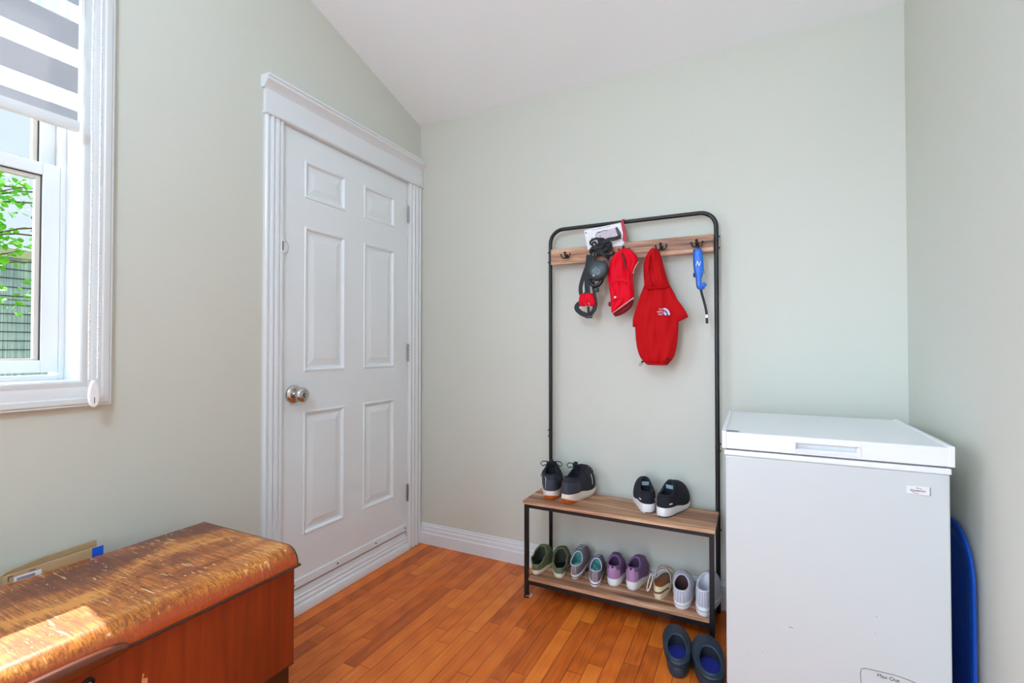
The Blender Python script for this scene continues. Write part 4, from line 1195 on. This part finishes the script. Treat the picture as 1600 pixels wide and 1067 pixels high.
# 8: navy clogs on the floor
G8 = 'navy foam clogs with blue insoles on the floor'
for i, (x, y, rz, side, lab) in enumerate(((1.528, -.528, R(6), 1, 'left navy foam clog on the floor under the rack corner'), (1.6335, -.560, R(1), -1, 'right navy foam clog on the floor against the freezer'))):
    pz = dict(L=.262, W=.051, hf=.026, hh=.040, c0=.012, c1=.142, cw=.036, zh=.060, zs=.062, zf=.080, wh=.84, toep=.85, sole=m_clog, upper=m_clog, lining=pr('dark_clog_inside', (16, 22, 34), .8), insole=m_blue_in, rim=.0055, rimmat=m_clog, side=side, bulge=.008,
              soleprof=[(.93, 0), (.99, .08), (1.03, .3), (1.05, .55), (1.035, .72), (1.045, .85), (1.0, 1.0), (.9, 1.0)])
    o, (U, patch, sp2, col, zso) = shoe('foam_clog', lab, G8, x, y, 0, rz, pz)
    patch(-1.0, 1.0, .08, .36, .001, .0030, 16, 5).build('heel_band', m_clog, o, auto=50)
    patch(-.9, .9, .50, .64, .001, .0022, 16, 4).build('heel_ridge', m_clog, o, auto=50)

# ---------------------------------------------------------------- hanging things
def rowloft(rows, y, th, n=20, wr=.0, wf=3, seed=0, pw=.5, twist=0.0, ramp_=None):
    """soft closed body from (z, xl, xr) rows, front towards -y"""
    rings = []
    # resample rows smoothly
    rs = []
    rows = sorted(rows, key=lambda r_: -r_[0])
    for (z0, a0, b0), (z1, a1, b1) in zip(rows, rows[1:]):
        m_ = max(1, int(round((z0 - z1) / .010)))
        for k in range(m_): 
            t_ = k / m_; rs.append((z0 + (z1 - z0) * t_, a0 + (a1 - a0) * t_, b0 + (b1 - b0) * t_))
    rs.append(rows[-1])
    for q in range(2):
        rs = [rs[0]] + [tuple((rs[i - 1][k] + 2 * rs[i][k] + rs[i + 1][k]) / 4 for k in range(3)) for i in range(1, len(rs) - 1)] + [rs[-1]]
    K = len(rs)
    for i, (z, a, b_) in enumerate(rs):
        e = min(1, (i + .6) / 3, (K - 1 - i + .6) / 3)
        tz = th * (e ** .5) * (ramp_(i / (K - 1)) if ramp_ else 1)
        ring = []
        for k in range(n + 1):
            u = k / n; x = a + (b_ - a) * u
            d = tz * (max(0, 1 - (2 * u - 1) ** 2)) ** pw
            f1 = abs(sin(u * wf * PI + z * 9 + seed)) - .6
            f2 = sin(u * wf * 3.7 * PI - z * 31 + seed * 2)
            ww = wr * e * (f1 * .95 + f2 * .22) * (1 - (2 * u - 1) ** 4)
            ring.append((x, y - d - ww, z))
        for k in range(n - 1, 0, -1):
            u = k / n; x = a + (b_ - a) * u
            ring.append((x, y + tz * .35 * (max(0, 1 - (2 * u - 1) ** 2)) ** pw, z))
        rings.append(ring)
    return MB().loft(rings)
# red hooded dog coat
HYP = -.092
hd = thing('hooded_dog_coat', 'large red hooded dog coat with a grey-white logo hanging on the rack', 'coat', (1.39, HYP, 1.60))
body = [(1.430, 1.331, 1.441), (1.42, 1.328, 1.446), (1.39, 1.315, 1.463), (1.355, 1.303, 1.478), (1.312, 1.293, 1.484), (1.27, 1.288, 1.480), (1.227, 1.291, 1.479), (1.184, 1.293, 1.476), (1.141, 1.299, 1.471), (1.104, 1.311, 1.460), (1.081, 1.327, 1.446), (1.068, 1.345, 1.430)]
rowloft(body, HYP, .024, 44, .0115, 2.3, 1, ramp_=lambda t_: .7 + .6 * t_).build('coat_body', M['red'], hd, smooth=True)
hood = [(1.596, 1.370, 1.380), (1.588, 1.358, 1.394), (1.572, 1.348, 1.403), (1.550, 1.336, 1.410), (1.521, 1.329, 1.417), (1.484, 1.329, 1.426), (1.44, 1.333, 1.438), (1.418, 1.332, 1.446), (1.405, 1.345, 1.44)]
ho = rowloft(hood, HYP - .006, .030, 34, .0125, 1.7, 3).build('hood', M['red'], hd, smooth=True)
# hood opening seam
MB().tube([(1.374, HYP - .026, 1.585), (1.362, HYP - .038, 1.545), (1.356, HYP - .042, 1.50), (1.364, HYP - .042, 1.45), (1.376, HYP - .038, 1.42)], .0040, 8).build('hood_seam', M['red'], ho, smooth=True)
MB().tube([(1.332, HYP - .016, 1.418), (1.355, HYP - .028, 1.412), (1.39, HYP - .032, 1.410), (1.425, HYP - .028, 1.413), (1.444, HYP - .014, 1.420)], .0028, 6).build('neck_seam', M['red'], hd, smooth=True)
def sleeve(path, w_, nm='sleeve'):
    mb = MB(); rings = []
    for i, (x, y, z) in enumerate(path):
        p = Vector((x, y, z)); t_ = (Vector(path[min(i + 1, len(path) - 1)]) - Vector(path[max(i - 1, 0)])).normalized()
        q = Vector((0, 1, 0)).cross(t_).normalized()
        rings.append([p + q * (w_[i] * cos(a)) + Vector((0, 1, 0)) * (w_[i] * .45 * sin(a)) for a in [2 * PI * k / 18 for k in range(18)]])
    return mb.loft(rings, cap1=True)
s1 = sleeve([(1.436, HYP - .004, 1.388), (1.453, HYP - .003, 1.350), (1.470, HYP, 1.318), (1.485, HYP, 1.292), (1.496, HYP, 1.269)], [.014, .024, .029, .029, .0285]).build('sleeve', M['red'], hd, smooth=True)
s2 = sleeve([(1.338, HYP - .004, 1.385), (1.322, HYP - .004, 1.345), (1.308, HYP, 1.300), (1.300, HYP, 1.270), (1.2965, HYP, 1.240)], [.012, .020, .022, .021, .018]).build('sleeve', M['red'], hd, smooth=True)
for s_, c_, w_ in ((s1, (1.4995, HYP, 1.266), .026), (s2, (1.2935, HYP, 1.240), .015)):
    pass
MB().tube([(1.340, HYP - .012, 1.078), (1.365, HYP - .026, 1.074), (1.39, HYP - .030, 1.073), (1.415, HYP - .026, 1.074), (1.436, HYP - .012, 1.078)], .0045, 8).build('hem_band', M['red'], hd, smooth=True)
for pts in ([(1.336, HYP - .014, 1.088), (1.328, HYP - .024, 1.083), (1.317, HYP - .026, 1.074), (1.312, HYP - .026, 1.066), (1.320, HYP - .024, 1.066), (1.329, HYP - .022, 1.077)], [(1.430, HYP - .016, 1.088), (1.437, HYP - .024, 1.096), (1.444, HYP - .026, 1.084), (1.438, HYP - .026, 1.073), (1.430, HYP - .024, 1.078)]):
    dcd = MB().tube(pts, .0013, 5).build('drawcord', M['black'], hd, smooth=True); dcd['_o'] = hd['_o']
    MB().ball((pts[1][0], pts[1][1] - .002, pts[1][2]), .0055, 8, (1.2, .8, .8)).build('cord_lock', M['black'], dcd, smooth=True)
# logo: three short words beside a half dome of three bands
ly_ = HYP - .0345
lg = text('THE', .0095, 'logo_lettering', M['logo'], hd, (1.4095, ly_, 1.3155), (PI / 2, 0, 0), 0, .0006)
text('NORTH', .0095, 'logo_lettering', M['logo'], hd, (1.4065, ly_, 1.3045), (PI / 2, 0, 0), 0, .0006, xs=.72)
text('FACE', .0095, 'logo_lettering', M['logo'], hd, (1.4085, ly_, 1.2935), (PI / 2, 0, 0), 0, .0006, xs=.85)
mb = MB(); mb2 = MB()
ox, oz = 1.4215, 1.2890
for q, rad in enumerate((.0285, .0195, .0105)):
    pts = [(ox + rad * sin(a) * .85, ly_ + .0004, oz + rad * cos(a)) for a in [PI / 2 * k / 10 for k in range(11)]]
    (mb if q != 1 else mb2).ribbon(pts, .0068, .0008, (0, 1, 0))
mb.build('logo_dome', M['logo'], hd, auto=40); mb2.build('logo_band', M['logo2'], hd, auto=40)

# smaller red dog coat, folded, hung beside it
KY = -.098
ct = thing('small_dog_coat', 'crumpled bright red dog coat with grey piping left of the hooded coat', 'coat', (1.23, KY, 1.60))
front = [(1.602, 1.222, 1.252), (1.592, 1.206, 1.264), (1.575, 1.190, 1.262), (1.545, 1.175, 1.252), (1.51, 1.167, 1.252), (1.48, 1.163, 1.262), (1.45, 1.168, 1.268), (1.41, 1.174, 1.276), (1.385, 1.177, 1.281), (1.368, 1.179, 1.283), (1.350, 1.180, 1.262), (1.330, 1.181, 1.236), (1.312, 1.182, 1.206), (1.304, 1.184, 1.192)]
rowloft(front, KY, .022, 30, .0100, 2.1, 5).build('coat_panel', M['red2'], ct, smooth=True)
side = [(1.606, 1.228, 1.262), (1.597, 1.226, 1.276), (1.582, 1.232, 1.290), (1.568, 1.238, 1.300), (1.552, 1.243, 1.307), (1.538, 1.246, 1.308), (1.522, 1.248, 1.298), (1.50, 1.25, 1.288), (1.47, 1.25, 1.279), (1.44, 1.255, 1.283), (1.41, 1.258, 1.287), (1.385, 1.262, 1.289), (1.370, 1.272, 1.286)]
rowloft(side, KY + .004, .024, 24, .0100, 1.6, 8).build('coat_flap', M['red2'], ct, smooth=True)
# pocket edge fold
MB().ribbon([(1.238, KY - .026, 1.580), (1.246, KY - .028, 1.560), (1.252, KY - .026, 1.535), (1.256, KY - .022, 1.505)], .006, .002, (0, -1, 0)).build('zip_opening', M['dark'], ct, auto=40)
MB().ribbon([(1.185, KY - .010, 1.306), (1.205, KY - .020, 1.315), (1.235, KY - .022, 1.335), (1.265, KY - .020, 1.356), (1.287, KY - .010, 1.374)], .0045, .0015, (0, -1, 0)).build('hem_piping', M['reflect'], ct, auto=40)
MB().ribbon([(1.311, KY - .008, 1.540), (1.300, KY - .012, 1.523), (1.290, KY - .012, 1.505), (1.286, KY - .010, 1.485)], .003, .0015, (0, -1, 0)).build('collar_piping', M['reflect'], ct, auto=40)
under = [(1.365, 1.245, 1.284), (1.350, 1.215, 1.282), (1.335, 1.195, 1.276), (1.320, 1.186, 1.264), (1.306, 1.185, 1.245), (1.297, 1.188, 1.222), (1.293, 1.195, 1.208)]
rowloft(under, KY + .010, .014, 14, .001, 1, 2).build('coat_lining', M['redd'], ct, smooth=True)
bt1 = MB().ribbon([(1.190, KY - .023, 1.452), (1.215, KY - .030, 1.458), (1.238, KY - .032, 1.456), (1.258, KY - .028, 1.450), (1.272, KY - .020, 1.440)], .013, .003, (0, -1, 0)).build('belt_tab', M['red2'], ct, auto=40)
MB().ribbon([(1.195, KY - .024, 1.366), (1.210, KY - .028, 1.375), (1.228, KY - .029, 1.378), (1.240, KY - .027, 1.366)], .008, .003, (0, -1, 0)).build('pocket_tab', M['red2'], ct, auto=40)
MB().ball((1.2075, KY - .031, 1.378), .0052, 10, (1, .6, 1)).build('snap_button', M['tag_white'], ct, smooth=True)
MB().ball((1.178, KY - .006, 1.350), .011, 10, (.9, .6, 1.1)).build('toggle', M['redd'], ct, smooth=True)

# printed pet-supply package behind the rail
pk = thing('pet_package', 'white pet-supply package with a red edge behind the harness', 'package', (1.14, -.080, 1.62))
PY = -.0735
def sheet(poly, y0, y1): return MB().prism([(x, z) for x, z in poly], 1, y0, y1)
sheet([(1.042, 1.717), (1.233, 1.735), (1.246, 1.645), (1.226, 1.625), (1.06, 1.620)], PY - .001, PY + .0015).build('package_sheet', M['paperw'], pk)
rdp = sheet([(1.222, 1.736), (1.234, 1.740), (1.247, 1.690), (1.252, 1.650), (1.238, 1.640), (1.230, 1.650), (1.232, 1.68)], PY - .0035, PY - .001).build('red_edge', M['redprint'], pk)
MB().ribbon([(1.228, RYB + .012, 1.735), (1.228, RYB + .0125, 1.748), (1.228, RYB, 1.7545), (1.228, RYB - .0125, 1.748), (1.230, PY - .002, 1.732)], .014, .0015, [(0, 1, 0), (0, 1, .5), (0, 0, 1), (0, -1, .5), (0, -1, 0)]).build('hanging_loop', M['redprint'], pk, auto=40)
sheet([(1.105, 1.665), (1.110, 1.700), (1.135, 1.705), (1.195, 1.712), (1.215, 1.665), (1.19, 1.655)], PY - .0018, PY - .001).build('package_photo', pr('pink_grey_photo_print', (205, 186, 196), .5, var=.25, scale=60), pk)
sheet([(1.195, 1.712), (1.205, 1.716), (1.222, 1.686), (1.226, 1.672), (1.217, 1.664), (1.208, 1.672)], PY - .0022, PY - .0018).build('dark_strip', pr('dark_text_strip', (62, 66, 52), .5, var=.5, scale=300), pk)
mb = MB()
for pts in ([(1.093, 1.655), (1.083, 1.662), (1.080, 1.672), (1.084, 1.678)], [(1.103, 1.672), (1.101, 1.688), (1.108, 1.698), (1.118, 1.700)], [(1.118, 1.7), (1.14, 1.706), (1.158, 1.704)]):
    mb.tube([(x, PY - .0015, z) for x, z in pts], .0016, 5)
for x, z in ((1.122, 1.680), (1.052, 1.704), (1.113, 1.700), (1.121, 1.699)): mb.ball((x, PY - .0012, z), .0032, 8, (1, .3, 1))
for k in range(7): mb.box(1.085 + k * .013, 1.093 + k * .013 + (k % 3) * .001, PY - .0015, PY - .0009, 1.7135 + k * .0012, 1.7155 + k * .0012)
mb.build('printed_marks', M['dark'], pk)

# black dog harness with leads, red vest piece hanging from it
AY = -.098
hn = thing('dog_harness', 'tangled black webbing dog harness with a small red vest hanging from the hook', 'harness', (1.104, AY, 1.60))
mb = MB(); rq = random.Random(11)
for k in range(26):
    c_ = Vector((rq.uniform(1.102, 1.165), AY + rq.uniform(-.010, .012), rq.uniform(1.600, 1.650)))
    a0 = rq.uniform(0, 6.3); rad = rq.uniform(.014, .028)
    pts = []
    for q in range(9):
        a = a0 + q * .62
        pts.append(c_ + Vector((rad * cos(a) * 1.1, rad * .4 * sin(a * 1.3 + k), rad * sin(a) * .8)))
    mb.ribbon(pts, rq.uniform(.008, .013), .0022, (rq.uniform(-.5, .5), -1, rq.uniform(-.4, .4)))
mb.ball((1.128, AY + .004, 1.625), .020, 12, (1.35, .6, 1.0))
mb.ball((1.135, AY + .004, 1.650), .014, 12, (1.2, .6, 1.0))
mb.build('webbing_bundle', M['strap'], hn, auto=50)
def crv(pts, m_=5):
    P_ = [Vector(p) for p in pts]; out = []
    for i in range(len(P_) - 1):
        a, b_, c_, d_ = P_[max(i - 1, 0)], P_[i], P_[i + 1], P_[min(i + 2, len(P_) - 1)]
        for k in range(m_):
            t_ = k / m_
            out.append(.5 * (2 * b_ + (c_ - a) * t_ + (2 * a - 5 * b_ + 4 * c_ - d_) * t_ ** 2 + (3 * b_ - a - 3 * c_ + d_) * t_ ** 3))
    return out + [P_[-1]]
def strap(nm, pts, w_, up=(0, -1, 0), mat='strap', th=.0024): return MB().ribbon(crv(pts), w_, th, up).build(nm, M[mat], hn, auto=50)
strap('strap', [(1.140, AY - .004, 1.640), (1.17, AY - .008, 1.652), (1.20, AY - .004, 1.655), (1.226, AY + .006, 1.664)], .018)
strap('strap', [(1.118, AY - .006, 1.615), (1.138, AY - .012, 1.592), (1.158, AY - .010, 1.577), (1.172, AY + .004, 1.564)], .016)
strap('strap', [(1.112, AY - .004, 1.612), (1.096, AY - .010, 1.592), (1.086, AY - .008, 1.565), (1.082, AY - .008, 1.540)], .016)
strap('strap', [(1.075, AY - .004, 1.590), (1.074, AY - .008, 1.560), (1.068, AY - .008, 1.520), (1.066, AY - .008, 1.47), (1.068, AY - .008, 1.43), (1.070, AY - .006, 1.40)], .026)
strap('strap', [(1.068, AY - .002, 1.545), (1.054, AY - .006, 1.505), (1.042, AY - .006, 1.470), (1.034, AY - .006, 1.435), (1.036, AY - .004, 1.405), (1.050, AY - .006, 1.396), (1.064, AY - .008, 1.410), (1.070, AY - .004, 1.44)], .020, up=(0, -1, .1))
strap('strap', [(1.094, AY - .004, 1.46), (1.100, AY - .006, 1.42), (1.106, AY - .006, 1.38), (1.108, AY - .004, 1.345), (1.098, AY - .004, 1.33)], .016)
strap('strap', [(1.030, AY - .004, 1.362), (1.016, AY - .006, 1.348), (1.016, AY - .006, 1.332), (1.035, AY - .006, 1.314), (1.060, AY - .006, 1.302), (1.074, AY - .006, 1.296)], .024)
strap('strap', [(1.100, AY - .004, 1.350), (1.104, AY - .006, 1.334), (1.094, AY - .006, 1.318), (1.080, AY - .006, 1.300)], .020)
strap('strap', [(1.072, AY - .008, 1.396), (1.073, AY - .012, 1.36), (1.074, AY - .010, 1.33), (1.075, AY - .008, 1.302)], .012)
vest = [(1.406, 1.040, 1.092), (1.402, 1.030, 1.098), (1.385, 1.026, 1.103), (1.365, 1.024, 1.109), (1.352, 1.026, 1.110), (1.344, 1.036, 1.108)]
rowloft(vest, AY - .008, .013, 18, .006, 2, 3, pw=.3).build('red_vest', M['red2'], hn, smooth=True)
MB().tube([(1.071, AY - .018, 1.395), (1.072, AY - .020, 1.36)], .0015, 5).build('vest_zip', M['strap'], hn)
bk = MB().box(1.060, 1.092, AY - .012, AY - .002, 1.286, 1.300).build('buckle', M['black'], hn, bevel=.002)
MB().tube([(1.072 + .009 * cos(a), AY - .016, 1.350 + .009 * sin(a)) for a in [2 * PI * k / 16 for k in range(16)]], .0014, 6, closed=True).build('metal_ring', M['steel'], hn, smooth=True)
MB().tube([(1.105 + .008 * cos(a), AY - .012, 1.588 + .008 * sin(a)) for a in [2 * PI * k / 16 for k in range(16)]], .0014, 6, closed=True).build('metal_ring', M['steel'], hn, smooth=True)
MB().ball((1.087, AY - .010, 1.530), .011, 10, (1.0, .7, 1.2)).build('clip', M['black'], hn, smooth=True)

# charcoal retractable leash under the bundle
EY = -.122
rl = thing('retractable_leash', 'round charcoal retractable dog leash with a pale emblem hanging in the harness', 'leash', (1.122, EY, 1.51))
rings = []
for d, sc_ in ((.018, .80), (.013, .95), (.0, 1.0), (-.012, .96), (-.018, .82), (-.0185, .3)):
    ring = []
    for k in range(32):
        a = 2 * PI * k / 32
        rx = .051 + .006 * cos(a - .8); ring.append((1.121 + sc_ * rx * cos(a), EY + d, 1.508 + sc_ * .050 * sin(a)))
    rings.append(ring)
MB().loft(rings).build('leash_case', M['casep'], rl, auto=50)
mb = MB()
for k, (h1, h2) in enumerate(((.000, .016), (-.008, .022), (-.012, .024), (-.014, .014))):
    xx = 1.104 + k * .0075
    mb.ribbon([(xx, EY - .0192, 1.500 + h1), (xx + .006, EY - .0192, 1.500 + h2)], .0035, .0006, (0, -1, 0))
mb.ribbon([(1.1285 + .010 * sin(a), EY - .0192, 1.502 + .012 * cos(a)) for a in [PI * k / 8 for k in range(9)]], .0035, .0006, (0, -1, 0))
mb.lathe([(.0, 0), (.006, 0), (.006, -.0006), (.001, -.0007)], (1.110, EY - .0189, 1.484), 'Y', 14)
mb.build('emblem', M['logo'].copy() if False else pr('faded_grey_emblem', (128, 150, 158), .5), rl, auto=40)
MB().tube([(1.086, EY + .004, 1.472), (1.092, EY, 1.448), (1.108, EY - .002, 1.436), (1.128, EY, 1.440), (1.140, EY + .002, 1.455), (1.146, EY + .004, 1.470)], [.010, .011, .0105, .010, .010, .009], 10).build('leash_grip', M['black'], rl, smooth=True)
MB().box(1.106, 1.128, EY - .008, EY + .010, 1.408, 1.428).build('brake_button', M['black'], rl, bevel=.003)
MB().tube([(1.108, EY + .004, 1.555), (1.104, EY + .012, 1.585), (1.104, AY - .004, 1.600)], .004, 8).build('lead_cord', M['strap'], rl, smooth=True)

# blue leash handle on the last hook
BY = -.096
bh = thing('leash_handle', 'blue curved plastic grip with a black wrist strap on the rightmost hook', 'leash handle', (1.565, BY, 1.58))
cen = [(1.5615, 1.574, .0155), (1.562, 1.560, .0185), (1.563, 1.535, .0195), (1.5645, 1.505, .0205), (1.566, 1.480, .0195), (1.5665, 1.460, .0150), (1.5650, 1.440, .0105), (1.5665, 1.420, .0110), (1.572, 1.406, .0140), (1.577, 1.398, .0120)]
rings = []
for i, (x, z, w_) in enumerate(cen):
    rings.append([(x + w_ * cos(a), BY + w_ * .62 * sin(a), z) for a in [2 * PI * k / 20 for k in range(20)]])
MB().loft(rings).build('handle_body', M['blue'], bh, smooth=True)
MB().tube([(1.568, BY, 1.412), (1.582, BY, 1.414), (1.593, BY, 1.422)], [.012, .0115, .0085], 14).build('finger_hook', M['blue'], bh, smooth=True)
MB().tube([(x - w_ * .93, BY - w_ * .25, z) for x, z, w_ in cen], .0024, 6).build('edge_trim', M['bluetrim'], bh, smooth=True)
MB().box(1.578, 1.589, BY - .006, BY + .006, 1.466, 1.476).build('catch', M['greym'], bh, bevel=.002)
MB().ball((1.547, BY, 1.462), .007, 10, (.8, .8, 1.6)).build('side_button', M['bluetrim'], bh, smooth=True)
text('N', .030, 'handle_lettering', M['tag_white'], bh, (1.5635, BY - .0134, 1.508), (PI / 2, R(12), 0), .1, .0008, xs=.8)
MB().ribbon(crv([(1.573, BY, 1.400), (1.5765, BY - .001, 1.380), (1.585, BY, 1.347), (1.593, BY, 1.31), (1.596, BY, 1.285), (1.597, BY, 1.25)]), .0105, .0026, (0, -1, 0)).build('wrist_strap', M['strap'], bh, auto=50)
MB().box(1.5905, 1.6005, BY - .0022, BY - .0012, 1.274, 1.288).build('strap_label', M['tag_white'], bh)
MB().tube([(1.562, BY, 1.573), (1.556, BY + .006, 1.586), (1.557, HY - .022, 1.594), (1.562, BY + .006, 1.586), (1.568, BY, 1.573)], .0018, 6).build('hanging_loop', M['strap'], bh, smooth=True)
for o in bpy.data.objects:
    if '_o' in o: del o['_o']
